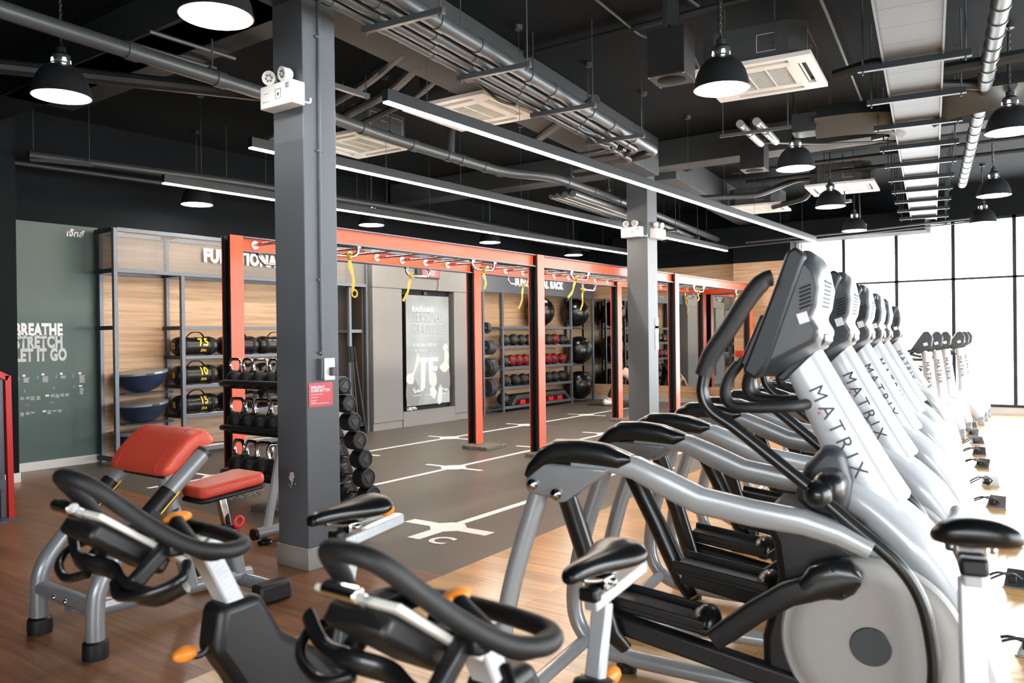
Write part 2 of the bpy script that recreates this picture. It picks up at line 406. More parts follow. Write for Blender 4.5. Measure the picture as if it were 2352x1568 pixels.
# mirror wall at the far end
struct('wall_far', MB().box(16.83, 6.2, 2.42, 17.2, 10.2, 3.06).box(16.83, 6.2, 0.1, 17.2, 10.2, 0.37), 'wall_oak')
struct('wall_far', MB().box(16.83, 6.2, 3.06, 17.2, 10.2, 4.27).box(16.86, 6.2, 0.37, 17.2, 10.2, 2.42), 'black_wall')
struct('baseboard_far', MB().box(16.81, 6.2, 0, 17.0, 10.2, 0.1), 'skirt')
tag(MB().box(16.835, 6.26, 0.372, 16.859, 10.12, 2.418).build('wall_mirror', 'mirror'), 'large frameless mirror covering the far end wall', 'mirror')
struct('wall_far', MB().box(16.5, 5.0, 0.1, 17.2, 6.2, 3.03), 'wall_oak')
struct('wall_far', MB().box(16.5, 5.0, 3.03, 17.2, 6.2, 4.27), 'black_wall')
struct('baseboard_far', MB().box(16.48, 4.99, 0, 17.0, 6.19, 0.1), 'skirt')
struct('trim_4', MB().box(16.9, 4.93, 0.14, 17.1, 5.0, 3.4), 'white')
# glazing, far wall
struct('wall_far', MB().box(16.98, -4.6, 3.62, 17.2, 5.0, 4.27), 'black_wall')
struct('wall_far', MB().box(16.98, -4.6, 0, 17.2, 5.0, 0.14), 'skirt')
m = MB()
for k in range(10):
    y = 5.06 - 0.975*k - (0.1 if k == 0 else 0)
    m.box(16.97, y-0.03, 0.14, 17.05, y+0.03, 3.62)
m.box(16.97, -4.6, 2.49, 17.05, 5.0, 2.53).box(16.95, -4.6, 0.14, 17.06, 5.0, 0.19).box(16.97, -4.6, 3.57, 17.05, 5.0, 3.62)
wf = struct('window_1', m, 'dark_steel')
MB().box(17.01, -4.55, 0.19, 17.018, 4.95, 3.57).build('window_pane', 'glass', wf)
# glazing, right-hand wall
struct('wall_right', MB().box(-4, -4.8, 3.5, 17.2, -4.6, 4.27).box(-4, -4.8, 0, 17.2, -4.6, 0.12).box(-4, -4.8, 0.12, -0.9, -4.6, 3.5), 'black_wall')
m = MB()
for k in range(19): m.box(-0.9+k*0.99-0.03, -4.68, 0.12, -0.9+k*0.99+0.03, -4.6, 3.5)
m.box(-0.9, -4.67, 2.48, 17, -4.61, 2.53).box(-0.9, -4.67, 0.12, 17, -4.61, 0.17).box(-0.9, -4.67, 3.45, 17, -4.61, 3.5)
wr = struct('window_2', m, 'dark_steel')
MB().box(-0.88, -4.645, 0.17, 16.98, -4.637, 3.45).build('window_pane', 'glass', wr)
# bulkhead over the far windows
struct('trim_5', MB().box(16.3, 2.5, 3.4, 16.97, 9.0, 3.78), 'black_wall', bevel=0.01)

# columns and beams
c1 = struct('wall_column', MB().box(3.395, 4.14, 0.145, 3.672, 4.445, 4.27), 'column', bevel=0.006)
tag(MB().box(3.385, 4.13, 0, 3.682, 4.455, 0.145).build('column_skirting', 'col_skirt', c1, bevel=0.004), 'brushed steel skirting around the column foot')
# chipped paint low on the left face
m = MB()
for y, z, r in ((4.30, 0.60, 0.036), (4.30, 0.552, 0.008), (4.31, 0.534, 0.006), (4.265, 0.556, 0.005), (4.33, 0.545, 0.005)):
    m.prism([(r*math.cos(a)*q*0.85, r*math.sin(a)*q) for a, q in zip([i*PI/6 for i in range(12)], (0.9, 0.7, 1.0, 0.75, 1.1, 0.8, 0.95, 0.6, 0.9, 1.15, 0.85, 1.0))], (3.3945, y, z), (0, 1, 0), (0, 0, 1), (-0.0008, 0, 0))
m.build('chipped_paint', 'white_print', c1, smooth=0)
c2 = struct('wall_column', MB().box(10.62, 5.28, 0, 10.94, 5.62, 4.0), 'column', bevel=0.006)
def beam(name, p, q, w, z0, z1, m='beam'):
    d = (V(q)-V(p)).normalized(); n = V(-d.y, d.x, 0)*w
    b = MB(); b.prism([(0, 0), (1, 0)][:0] or [tuple(p), tuple(q), (q[0]+n.x, q[1]+n.y), (p[0]+n.x, p[1]+n.y)], (0, 0, z0), (1, 0, 0), (0, 1, 0), (0, 0, z1-z0))
    return struct(name, b, m, bevel=0.008)
beam('ceiling_beam', (-3.99, 3.17), (10.2, 4.885), 0.38, 3.74, 4.26)
beam('ceiling_beam', (10.92, 4.95), (16.9, 5.7), 0.4, 3.82, 4.26)
beam('ceiling_beam', (10.35, 5.6), (10.62, -4.5), 0.42, 3.9, 4.265)
beam('ceiling_beam', (10.25, 10.15), (10.35, 5.62), 0.42, 3.92, 4.262)
beam('ceiling_beam', (3.3, 10.15), (3.4, 4.5), 0.4, 3.9, 4.26, 'ceil')

# painted training grid on the rubber floor
def grid_line(y0, slope, xs, x0, x1, w=0.06, first_wide=False):
    m = MB(); z = 0.0; t = 0.0025
    def strip(xa, ya, xb, yb, w):
        d = V(xb-xa, yb-ya, 0).normalized(); n = V(-d.y, d.x, 0)*w/2
        m.prism([(xa+n.x, ya+n.y), (xb+n.x, yb+n.y), (xb-n.x, yb-n.y), (xa-n.x, ya-n.y)], (0, 0, z), (1, 0, 0), (0, 1, 0), (0, 0, t))
    f = lambda x: y0 + slope*x
    cuts = [x0] + [c for x in xs for c in (x-0.14, x+0.14)] + [x1]
    for a, b in zip(cuts[0::2], cuts[1::2]):
        if b-a > 0.02: strip(a, f(a), b, f(b), w)
    for i, x in enumerate(xs):
        aw = 0.12 if (first_wide and i == 0) else w
        m.prism([(x+0.155*math.cos(PI/8+k*PI/4), f(x)+0.155*math.sin(PI/8+k*PI/4)) for k in range(8)], (0, 0, z), (1, 0, 0), (0, 1, 0), (0, 0, t*1.2))
        L = 0.42
        strip(x, f(x)+0.14, x, f(x)+L, aw); strip(x, f(x)-0.14, x, f(x)-L, aw)
        if first_wide and i == 0: strip(x-0.14, f(x-.14), x-L, f(x-L), aw)
    return m
struct('trim_6', grid_line(4.02, 0.032, [4.82, 8.4, 11.9], 4.82, 14, 0.075, True), 'white_print', smooth=0)
struct('trim_7', grid_line(5.90, 0.022, [5.2, 7.1, 9.0, 10.85, 12.7, 14.5], 5.0, 16.5), 'white_print', smooth=0)
struct('trim_8', grid_line(7.85, 0.008, [5.2, 7.3, 9.2, 11.25, 13.3, 15.2], 4.4, 16.5), 'white_print', smooth=0)
lt = text('trim_9', 'C', 0.27, 'white_print', face((4.38, 3.945, 0.003), (0, -1, 0), (1, 0, 0)), bold=0.03, align='CENTER'); tag(lt, kind='structure')
MT['filter_beige'] = mat('beige_mesh_filter', (140, 130, 106), 0.6); MT['ac_grille'] = mat('dark_filter', (16, 16, 15), 0.8)

# ================================================================ ceiling equipment
def rods(m, pts, z0, z1=4.27, r=0.006):
    for x, y in pts: m.cyl((x, y, z0), (x, y, z1), r, n=6)
def sag(x): return 3.52 + 0.118*(x-3.68)
# ---- bundle of grey conduits on strut hangers under the main beam
pipes = [(0.10, 0.052), (0.235, 0.040), (0.35, 0.034), (0.45, 0.03)]
plabs = ['thickest grey conduit of the bundle hung below the main ceiling beam', 'second thickest grey conduit of the bundle below the main beam', 'slim grey conduit in the middle of the hung bundle', 'slimmest grey conduit at the outer edge of the hung bundle']
for i, (dy, r) in enumerate(pipes):
    t = thing('conduit_pipe', plabs[i], 'pipe', group='conduits under the main beam')
    x1 = (8.25, 8.0, 7.7, 8.4)[i]
    pts = [(x, sag(x)-0.18+dy, 3.535+r) for x in (-1.5, 2.4, 3.68, 4.8, 5.99, 7.2, x1)]
    pts = fillet(pts[:-1] + [pts[-1], (x1+0.12, pts[-1][1]+0.35, 3.535+r), (x1+0.15, pts[-1][1]+0.9, 3.56+r)], 0.15)
    MB().tube(pts, r, 12).build('pipe', 'pipe', t)
    for x in (2.9, 3.35, 3.95, 4.45, 5.2, 5.62, 6.4, 6.9, 7.5):
        x += 0.13*i
        MB().cyl((x, sag(x)-0.18+dy, 3.535+r), (x+0.09, sag(x+.09)-0.18+dy, 3.535+r), r*1.13, n=12).build('coupling', 'pipe', t)
for i, x in enumerate((2.5, 3.68, 4.80, 5.99, 7.20)):
    t = thing('strut_hanger', ['conduit hanger bar nearest the big column', 'conduit hanger bar above the start of the lit strip', 'conduit hanger bar crossing in front of the ceiling cassette', 'conduit hanger bar beside the grey junction boxes', 'conduit hanger bar where the bundle turns away'][i], 'hanger', (x, sag(x), 3.5), 0.118, 'conduit hangers')
    MB().cbox((0, 0, 0.012), (0.04, 0.64, 0.04)).build('strut', 'pipe', t, bevel=0.004)
    for s in (-0.29, 0.29): MB().cyl((0, s, -0.03), (0, s, 0.76), 0.006, n=6).lathe([(0.013, -0.02), (0.013, -0.006)], 6, (0, s, 0)).build('hanger_rod', 'pipe', t)
# loops and junction boxes beside the bundle
for i, (x, y, z) in enumerate(((4.62, 4.05, 3.75), (5.15, 4.18, 3.68), (6.28, 4.02, 3.62), (6.75, 4.12, 3.6))):
    t = thing('junction_box', ['grey junction box high beside the conduits, nearest the column', 'grey junction box with a curved cable drop over the bundle', 'tilted grey junction box above the third hanger bar', 'small grey junction box before the last hanger bar'][i], 'junction box', (x, y, z), 0.3)
    MB().cbox((0, 0, 0), (0.16, 0.09, 0.07)).build('box', 'pipe', t, bevel=0.008)
    MB().tube(smooth_path([(0.08, 0, 0), (0.25, -0.03, -0.02), (0.4, -0.12, -0.1), (0.6, -0.2, -0.1)], 5), 0.014, 8).build('flexible_conduit', 'pipe', t)
    MB().tube(smooth_path([(-0.08, 0, 0), (-0.25, 0.05, 0.05), (-0.4, 0.02, 0.1)], 5), 0.014, 8).build('flexible_conduit', 'pipe', t)
t = thing('conduit_pipe', 'grey pipe that swoops down from the beam into the conduit bundle', 'pipe')
MB().tube(smooth_path([(4.2, 4.06, 3.69), (4.45, 3.98, 3.70), (4.75, 3.85, 3.67), (5.3, 3.78, 3.64), (6.0, 3.86, 3.63), (6.6, 3.95, 3.63)], 6), 0.042, 12).build('pipe', 'pipe', t)
MB().cyl((4.98, 3.8, 3.66), (5.06, 3.79, 3.655), 0.05, n=12).build('coupling', 'pipe', t)
# ---- second bundle beyond the far column
for i, (dy, r) in enumerate(((0, 0.045), (0.13, 0.045), (0.25, 0.035), (0.35, 0.03))):
    t = thing('conduit_pipe', ['nearest', 'second', 'third', 'farthest'][i] + ' grey conduit of the short bundle seen behind the far column', 'pipe', group='conduits behind the far column')
    pts = [(x, 4.95+0.118*(x-9.0)+dy+0.55, 3.38) for x in (8.9, 11.0, 13.0)] + [(14.6-0.3*i, 6.15+dy+0.1, 3.38)]
    MB().tube(pts, r, 10).build('pipe', 'pipe', t)
for i, x in enumerate((11.3, 12.6, 13.9)):
    t = thing('strut_hanger', ['nearest', 'middle', 'farthest'][i] + ' conduit hanger bar behind the far column', 'hanger', (x, 5.65+0.118*(x-9.0), 3.3), 0.118, 'conduit hangers')
    MB().cbox((0, 0, 0.012), (0.04, 0.7, 0.04)).build('strut', 'dark_steel', t)
    for s in (-0.32, 0.32): MB().cyl((0, s, -0.03), (0, s, 0.5 if x < 0 else 0.96), 0.006, n=6).build('hanger_rod', 'dark_steel', t)
# ---- drain pipe
t = thing('drain_pipe', 'long grey drain pipe with a dog-leg bend running over the lit strips', 'pipe')
dp = [(-1.0, 5.2, 3.62), (2.37, 5.55, 3.6), (4.28, 5.68, 3.6), (6.0, 5.92, 3.6), (8.05, 5.98, 3.58), (8.6, 5.62, 3.57), (11.3, 5.86, 3.56), (16.5, 6.5, 3.55)]
MB().tube(fillet(dp, 0.3), 0.058, 14).build('pipe', 'pipe', t)
for x in (2.0, 3.0, 3.75, 5.0, 5.5, 6.3, 6.9, 7.15, 7.6, 7.9, 9.0, 9.8, 10.7):
    for a, b in zip(dp, dp[1:]):
        if a[0] <= x < b[0]:
            f = lambda q: V(a) + (V(b)-V(a))*((q-a[0])/(b[0]-a[0])); MB().cyl(f(x), f(x+0.1), 0.066, n=14).build('coupling', 'pipe', t)
for x, y in ((3.73, 5.64), (5.05, 5.8), (6.0, 5.92), (7.0, 5.95), (9.2, 5.69), (10.4, 5.79)):
    MB().cyl((x, y, 3.64), (x, y, 4.27), 0.007, n=6).cbox((x, y, 3.67), (0.05, 0.05, 0.02)).build('hanger_rod', 'pipe', t)
MB().cyl((6.98, 5.94, 3.6), (7.0, 5.94, 4.0), 0.045, n=12).build('riser', 'pipe', t)
# ---- dark services over the left and back of the room
darks = [([(-2, 6.9, 3.75), (2.0, 7.6, 3.75), (4.6, 5.9, 3.7)], 0.06, 'dark pipe branching off the drain pipe at the upper left'),
         ([(3.9, 9.3, 3.55), (6.2, 8.9, 3.55), (9.6, 8.75, 3.55), (15.5, 8.9, 3.5)], 0.05, 'dark pipe along the ceiling above the rear lit strip'),
         ([(3.8, 9.6, 3.5), (9.6, 9.05, 3.5), (15.5, 9.15, 3.45)], 0.03, 'thin dark pipe hung at the rear, above the shelving'),
         ([(5.6, 7.4, 3.75), (4.9, 5.1, 3.75), (4.6, 4.4, 3.78)], 0.045, 'dark pipe crossing behind the big column, first of three'),
         ([(5.9, 7.4, 3.75), (5.2, 5.1, 3.75), (4.9, 4.5, 3.78)], 0.045, 'dark pipe crossing behind the big column, second of three'),
         ([(6.15, 7.4, 3.75), (5.5, 5.1, 3.75), (5.2, 4.5, 3.78)], 0.03, 'thin dark pipe crossing behind the big column, third of three'),
         ([(6.5, 3.75, 3.72), (7.3, 4.9, 3.72), (7.6, 5.3, 3.72)], 0.05, 'dark insulated pipe feeding the cassette behind the long lit strip')]
for pts, r, lab in darks:
    tag(MB().tube(fillet(pts, 0.3), r, 10).build('ceiling_pipe', 'pipe_dark'), lab, 'pipe')
for i, (x, y, rz, z) in enumerate(((4.55, 5.05, 0.0, 3.6), (3.0, 8.6, 0.1, 3.5), (4.2, 9.2, 1.2, 3.5), (6.4, 8.95, 1.4, 3.48), (8.6, 8.9, 1.4, 3.48))):
    t = thing('strut_hanger', ['grey hanger bar on its own, just right of the big column top', 'dim hanger bar above the green wall', 'dim hanger bar under the rear dark pipe, at its left', 'dim hanger bar under the rear dark pipe, in the middle', 'dim hanger bar under the rear dark pipe, toward the far column'][i], 'hanger', (x, y, z), rz)
    MB().cbox((0, 0, 0), (0.6 if i < 2 else 0.04, 0.04 if i < 2 else 0.6, 0.04)).build('strut', 'pipe' if i == 0 else 'pipe_dark', t)
    for s in (-0.27, 0.27): MB().cyl((s if i < 2 else 0, 0 if i < 2 else s, -0.03), (s if i < 2 else 0, 0 if i < 2 else s, 4.27-z), 0.006, n=6).build('hanger_rod', 'pipe_dark', t)
t = thing('air_duct', 'dark box duct on two hanger bars behind the upper left lamps', 'duct')
MB().box(3.35, 4.6, 3.9, 4.0, 8.5, 4.2, Matrix.Translation((0, 0, 0))).build('duct_section', 'duct_side', t)
for y in (5.8, 6.15): MB().cyl((3.3, y, 3.87), (4.05, y, 3.87), 0.018, n=8).build('hanger_bar', 'pipe', t)
# ---- rectangular supply duct at the right
A0, A1 = V(4.2, 0.73, 3.6), V(17.0, 2.62, 3.6)
dd = (A1-A0).normalized(); dn = V(-dd.y, dd.x, 0); DA = math.atan2(dd.y, dd.x)
t = thing('supply_duct', 'long flat galvanised duct running overhead toward the windows', 'duct', A0, DA)
Ld = (A1-A0).length
MB().box(0, -0.2, 0, Ld-0.6, 0.2, 0.012).build('duct_underside', 'duct_seamed', t)
MB().box(0, -0.205, 0.004, Ld-0.6, -0.2, 0.3).box(0, 0.2, 0.004, Ld-0.6, 0.205, 0.3).box(0, -0.2, 0.28, Ld-0.6, 0.2, 0.3).box(Ld-0.62, -0.2, 0.012, Ld-0.6, 0.2, 0.28).build('duct_side', 'duct_side', t)
m = MB().box(0, -0.21, -0.02, Ld-0.6, -0.195, 0.02).box(0, 0.195, -0.02, Ld-0.6, 0.21, 0.02); m.build('edge_angle', 'duct', t)
for k in range(11):
    x = 2.55 + k*1.02
    MB().cbox((x, 0, -0.03), (0.05, 0.78, 0.05)).build('hanger_bar', 'dark_steel', t, bevel=0.004)
    for s in (-0.35, 0.35): MB().cyl((x, s, -0.08), (x, s, 0.67), 0.007, n=6).build('hanger_rod', 'pipe', t)
for sg, x0 in ((1, 5.1), (-1, 4.8)):
    pts = smooth_path([(x0, 0.15*sg, 0.13), (x0-0.25, 0.28*sg, 0.13), (x0-0.4, 0.55*sg, 0.13), (x0-0.42, 0.95*sg, 0.13)], 6)
    MB().tube(pts, [0.2]*len(pts), 4, flat=(1, 0.85)).build('branch_elbow', 'duct', t)
    MB().cbox((x0-0.42, 1.05*sg, 0.12), (0.3, 0.26, 0.2)).build('branch_collar', 'duct_side', t, bevel=0.01)
# ---- spiral pipe to the right of the duct
t = thing('round_pipe', 'pale round pipe hanging to the right of the flat duct', 'pipe')
sp = [V(4.3, 0.2, 3.72), V(8.3, 0.78, 3.72), V(8.9, 0.87, 3.72), V(13.6, 1.58, 3.72)]
MB().tube(sp[:2], 0.06, 14).build('pipe', 'pipe', t); MB().tube(sp[2:], 0.06, 14).build('pipe', 'duct', t); MB().tube(sp[1:3], 0.045, 12).build('pipe', 'pipe_dark', t)
for k in range(14):
    q = sp[0].lerp(sp[1], k/14); MB().cyl(q, q+(sp[1]-sp[0]).normalized()*0.05, 0.067, n=14).build('coupling', 'pipe', t)
for k in range(12):
    q = sp[2].lerp(sp[3], k/12); MB().cyl(q, q+(sp[1]-sp[0]).normalized()*0.05, 0.067, n=14).build('coupling', 'pipe', t)
for k in (0.2, 0.5, 0.8): q = sp[0].lerp(sp[3], k); MB().cyl(q, (q.x, q.y, 4.27), 0.006, n=6).build('hanger_rod', 'pipe', t)
MB().tube([sp[1], sp[1]+V(-0.25, 0.55, 0.05), sp[1]+V(-0.3, 0.7, 0.05)], 0.045, 10).build('branch_pipe', 'pipe_dark', t)
# ---- thin pipes fixed to the slab
slab = [([(4.0, 3.1, 4.22), (6.6, 3.3, 4.22), (6.9, 3.0, 4.18), (7.6, 3.1, 4.0)], 0.012, 'thin conduit on the slab left of the near cassette'),
        ([(4.2, 2.5, 4.22), (5.6, 2.65, 4.22), (6.2, 2.6, 4.2)], 0.012, 'second thin conduit on the slab leading to the near cassette'),
        ([(5.2, 1.6, 4.2), (7.0, 1.8, 4.2), (10.2, 2.2, 4.2)], 0.014, 'thin conduit on the slab right of the near cassette'),
        ([(6.3, 4.7, 4.22), (6.35, 2.5, 4.22), (6.6, -2.0, 4.22)], 0.03, 'black pipe crossing the whole slab ahead of the near cassette'),
        ([(7.6, 1.9, 3.85), (7.6, 1.5, 3.9), (7.65, 1.3, 3.74), (7.6, 0.4, 3.72)], 0.05, 'insulated drain bending from the near cassette toward the duct'),
        ([(8.0, 2.9, 3.62), (8.6, 2.95, 3.6), (9.2, 2.5, 3.62), (10.0, 1.4, 3.66)], 0.014, 'thin bent conduit hanging below the near cassette'),
        ([(11.2, 4.4, 4.0), (11.25, 3.0, 4.0), (11.4, 1.0, 4.0), (11.6, -2, 4.0)], 0.03, 'dark pipe behind the cross beam, nearest of three'),
        ([(11.7, 4.4, 3.95), (11.75, 3.0, 3.95), (11.9, 1.0, 3.95), (12.1, -2, 3.95)], 0.025, 'dark pipe behind the cross beam, middle of three'),
        ([(12.3, 4.4, 3.9), (12.35, 3.0, 3.9), (12.5, 1.0, 3.9), (12.7, -2, 3.9)], 0.035, 'dark pipe behind the cross beam, farthest of three'),
        ([(11.0, 5.0, 4.05), (11.0, 4.8, 3.9), (11.0, 4.6, 4.05), (11.2, 3.8, 4.1)], 0.02, 'conduit bent over the beam end beside the far column'),
        ([(11.6, 5.0, 3.62), (12.3, 4.2, 3.68), (12.8, 3.75, 3.95), (13.1, 3.6, 3.95), (13.15, 3.7, 3.7), (13.6, 4.4, 3.68)], 0.045, 'fat flexible hose arching over the far cassette'),
        ([(15.6, 5.6, 3.35), (15.7, 3.5, 3.4), (15.9, 1.5, 3.5)], 0.018, 'upper thin pipe strung across in front of the far windows'),
        ([(15.4, 5.9, 3.25), (15.5, 3.5, 3.32), (15.8, 1.5, 3.42)], 0.014, 'lower thin pipe strung across in front of the far windows')]
for pts, r, lab in slab:
    tag(MB().tube(fillet(pts, 0.15), r, 8).build('ceiling_pipe', 'pipe_dark' if r > 0.02 else 'pipe'), lab, 'pipe')
t = thing('pipe_pair', 'pair of pale insulated pipes hung on a bar under the near cassette', 'pipes', (7.95, 2.75, 3.6), 0.118)
for s in (-0.06, 0.1): MB().cyl((-0.2, s, 0), (0.75, s, 0), 0.04, n=12).build('pipe', 'silver_mid', t); MB().cyl((0.2, s, 0), (0.24, s, 0), 0.045, n=12).build('coupling', 'pipe', t)
MB().cbox((0, 0, -0.05), (0.03, 0.7, 0.03)).build('hanger_bar', 'pipe', t)
for s in (-0.32, 0.32): MB().cyl((0, s, -0.05), (0, s, 0.66), 0.006, n=6).build('hanger_rod', 'pipe', t)
for i, (x, y, z) in enumerate(((6.35, 1.78, 4.15), (9.1, 2.3, 3.72), (13.0, 3.1, 3.55), (10.3, 2.05, 3.85), (14.9, 3.3, 3.4))):
    t = thing('cable_box', ['pale cable box on the slab above the near cassette', 'pale cable box hung past the near cassette', 'small cable box beside the far cassette', 'small cable box under the cross beam', 'small cable box before the far windows'][i], 'junction box', (x, y, z), 1.2)
    MB().cbox((0, 0, 0), (0.2, 0.07, 0.05)).build('box', 'duct', t, bevel=0.006); MB().cyl((0, 0, 0.02), (0.03, 0, 4.27-z), 0.012, n=6).build('drop_conduit', 'pipe', t)

# ---- ceiling cassettes
def cassette():
    t = thing('ceiling_cassette', 'x', 'air conditioner')
    MB().prism([(-0.42, -0.3), (-0.3, -0.42), (0.3, -0.42), (0.42, -0.3), (0.42, 0.3), (0.3, 0.42), (-0.3, 0.42), (-0.42, 0.3)], (0, 0, 0.035), (1, 0, 0), (0, 1, 0), (0, 0, 0.29)).build('casing', 'pipe', t)
    m = MB()
    for sy in (-0.4215, 0.4205):
        m.box(-0.26, sy, 0.09, 0.26, sy+0.001, 0.094).box(-0.26, sy, 0.27, 0.26, sy+0.001, 0.274).box(-0.26, sy, 0.09, -0.256, sy+0.001, 0.274).box(0.256, sy, 0.09, 0.26, sy+0.001, 0.274).box(-0.1, sy, 0.08, 0.0, sy+0.001, 0.084).box(-0.1, sy, 0.2, 0.0, sy+0.001, 0.204)
    for sx in (-0.4215, 0.4205):
        m.box(sx, -0.2, 0.1, sx+0.001, -0.05, 0.104).box(sx, -0.2, 0.24, sx+0.001, -0.05, 0.244).box(sx, -0.2, 0.1, sx+0.001, -0.196, 0.244).box(sx, -0.054, 0.1, sx+0.001, -0.05, 0.244)
    m.build('casing_outline', 'ac', t, smooth=0)
    # fascia with four slots round the return grille
    m = MB(); h0, h1 = 0.0, 0.035
    H = 0.475
    for a, b, c, d in ((-H, -H, H, -0.40), (-H, 0.40, H, H), (-H, -0.40, -0.40, 0.40), (0.40, -0.40, H, 0.40), (-0.40, -0.40, 0.40, -0.33)):
        pass
    s0, s1, sl = 0.34, 0.41, 0.29
    m.box(-H, -H, h0, H, -s1, h1).box(-H, s1, h0, H, H, h1).box(-H, -s1, h0, -s1, s1, h1).box(s1, -s1, h0, H, s1, h1)
    for sx in (-1, 1):
        for sy in (-1, 1):
            x0, x1 = sorted((sx*sl, sx*s1)); y0, y1 = sorted((sy*sl, sy*s1)); m.box(x0, y0, h0, x1, y1, h1)
    m.box(-sl, -s0, h0, sl, -0.26, h1).box(-sl, 0.26, h0, sl, s0, h1).box(-s0, -sl, h0, -0.26, sl, h1).box(0.26, -sl, h0, s0, sl, h1)
    m.build('fascia', 'ac', t, smooth=0)
    for k in range(4):
        R = Matrix.Rotation(k*PI/2, 4, 'Z')
        MB().box(-sl, s0, 0.028, sl, s1, 0.034, R).build('slot', 'matte_black', t)
        MB().box(-sl+0.03, s0+0.012, 0.014, sl-0.03, s0+0.03, 0.018, R).build('louvre', 'ac', t)
    MB().box(-0.26, -0.26, 0.012, 0.26, 0.26, 0.02).build('filter', 'ac_grille', t)
    m = MB()
    for k in range(19): m.box(-0.25+k*0.0277, -0.25, 0.008, -0.25+k*0.0277+0.0085, 0.25, 0.012)
    m.box(-0.25, -0.085, 0.004, 0.25, -0.078, 0.012).box(-0.25, 0.078, 0.004, 0.25, 0.085, 0.012)
    m.box(-0.262, -0.262, 0.0, 0.262, -0.25, 0.014).box(-0.262, 0.25, 0.0, 0.262, 0.262, 0.014).box(-0.262, -0.262, 0, -0.25, 0.262, 0.014).box(0.25, -0.262, 0, 0.262, 0.262, 0.014)
    m.build('return_grille', 'ac', t, smooth=0)
    for sx in (-0.44, 0.44):
        for sy in (-0.2, 0.2): MB().cyl((sx, sy, 0.1), (sx, sy, 0.57), 0.006, n=6).cbox((sx*0.97, sy, 0.17), (0.06, 0.04, 0.02)).build('hanger_rod', 'pipe', t)
    return t
c0 = cassette()
beige = next(ch for ch in c0.children if ch.name.startswith('filter')).data.copy(); beige.materials[0] = MT['filter_beige']
spots = [(6.86, 2.31, 0.118, 'ivory ceiling cassette behind the front pendant lamp at upper right'), (6.1, 4.92, 0.05, 'ivory ceiling cassette just behind the longest lit strip'),
         (6.3, 6.72, 0.05, 'ivory ceiling cassette right of the big column, above the middle lit strip'), (12.75, 3.07, 0.118, 'ivory ceiling cassette behind a pendant lamp, nearest the flat duct'),
         (13.85, 4.75, 0.118, 'ivory ceiling cassette under the arching hose, right of the far column')]
for i, (x, y, rz, lab) in enumerate(spots):
    if i == 0: c0.location = (x, y, 3.7); c0.rotation_euler = (0, 0, rz); c0['label'] = lab; c0['group'] = 'ceiling cassettes'
    else:
        c_ = dup(c0, (x, y, 3.7), rz, lab, 'ceiling cassettes')
        for ch in c_.children:
            if ch.name.startswith('filter'): ch.data = beige
# ---- box speakers
for i, (x, y, z) in enumerate(((5.93, 2.72, 3.55), (10.15, 3.52, 3.62))):
    t = thing('ceiling_speaker', ['black box speaker left of the front pendant lamp', 'black box speaker under the cross beam right of the far column'][i], 'speaker', (x, y, z), 0.118)
    MB().cbox((0, 0, 0.19), (0.3, 0.3, 0.36)).build('box', 'matte_black', t, bevel=0.004)
    MB().cbox((0, 0, 0.006), (0.305, 0.305, 0.012)).build('base_plate', 'pipe_dark', t)
    MB().lathe([(0.0, -0.006), (0.1, -0.006), (0.115, 0.0)], 28).build('speaker_grille', 'ceil', t)
    for sx in (-0.14, 0.14):
        for sy in (-0.14, 0.14): MB().sphere((sx, sy, 0), 0.006, 8, 6).build('screw', 'steel', t)
    MB().box(-0.15, -0.02, 0.37, 0.15, 0.02, 4.27-z).build('bracket', 'pipe_dark', t)

# ---- pendant lamps
def pendant():
    t = thing('pendant_lamp', 'x', 'lamp')
    prof = [(0.2, 0.0), (0.205, 0.004), (0.2, 0.02), (0.19, 0.07), (0.172, 0.125), (0.145, 0.175), (0.11, 0.212), (0.075, 0.232), (0.068, 0.236), (0.068, 0.243)]
    inner = [(r-0.006, z) for r, z in prof[:-2]][::-1]
    MB().lathe(prof, 40, caps=False).build('shade', 'lamp_shade', t, smooth=60)
    MB().lathe(inner + [(0.2, 0.0)], 40, caps=False).build('lining', 'lamp_in', t, smooth=60)
    MB().lathe([(0.0, 0.02), (0.187, 0.02)], 40).build('diffuser', 'lamp_glow', t, smooth=0)
    MB().lathe([(0.06, 0.236), (0.062, 0.30), (0.05, 0.315), (0.034, 0.32), (0.034, 0.36), (0.012, 0.375), (0.012, 0.4)], 24).build('socket_cap', 'lamp_shade', t)
    for k in range(4):
        a = k*PI/2 + PI/4; M = Matrix.Rotation(a, 4, 'Z')
        MB().prism([(-0.014, 0.25), (0.014, 0.25), (0.009, 0.275), (-0.009, 0.275)], (0.0615, 0, 0), (0, 1, 0), (0, 0, 1), (0.002, 0, 0)).xf(M).build('vent', 'lamp_glow', t, smooth=0)
    m = MB()
    for k in range(19):
        z = 0.41 + k*0.0295; a = k % 2
        pts = [V(0.008*math.cos(q)*(1 - a), 0.008*math.cos(q)*a, z + 0.019*math.sin(q)) for q in [2*PI*i/10 for i in range(10)]]
        m.tube(pts, 0.003, 5, True)
    m.build('chain', 'brass', t)
    MB().tube([(0.012, 0.004, 0.4), (0.016, 0.01, 0.7), (0.014, 0.0, 0.965)], 0.005, 6).build('cord', 'black', t)
    MB().lathe([(0.04, 0.93), (0.04, 0.97)], 16).build('ceiling_rose', 'lamp_shade', t)
    return t
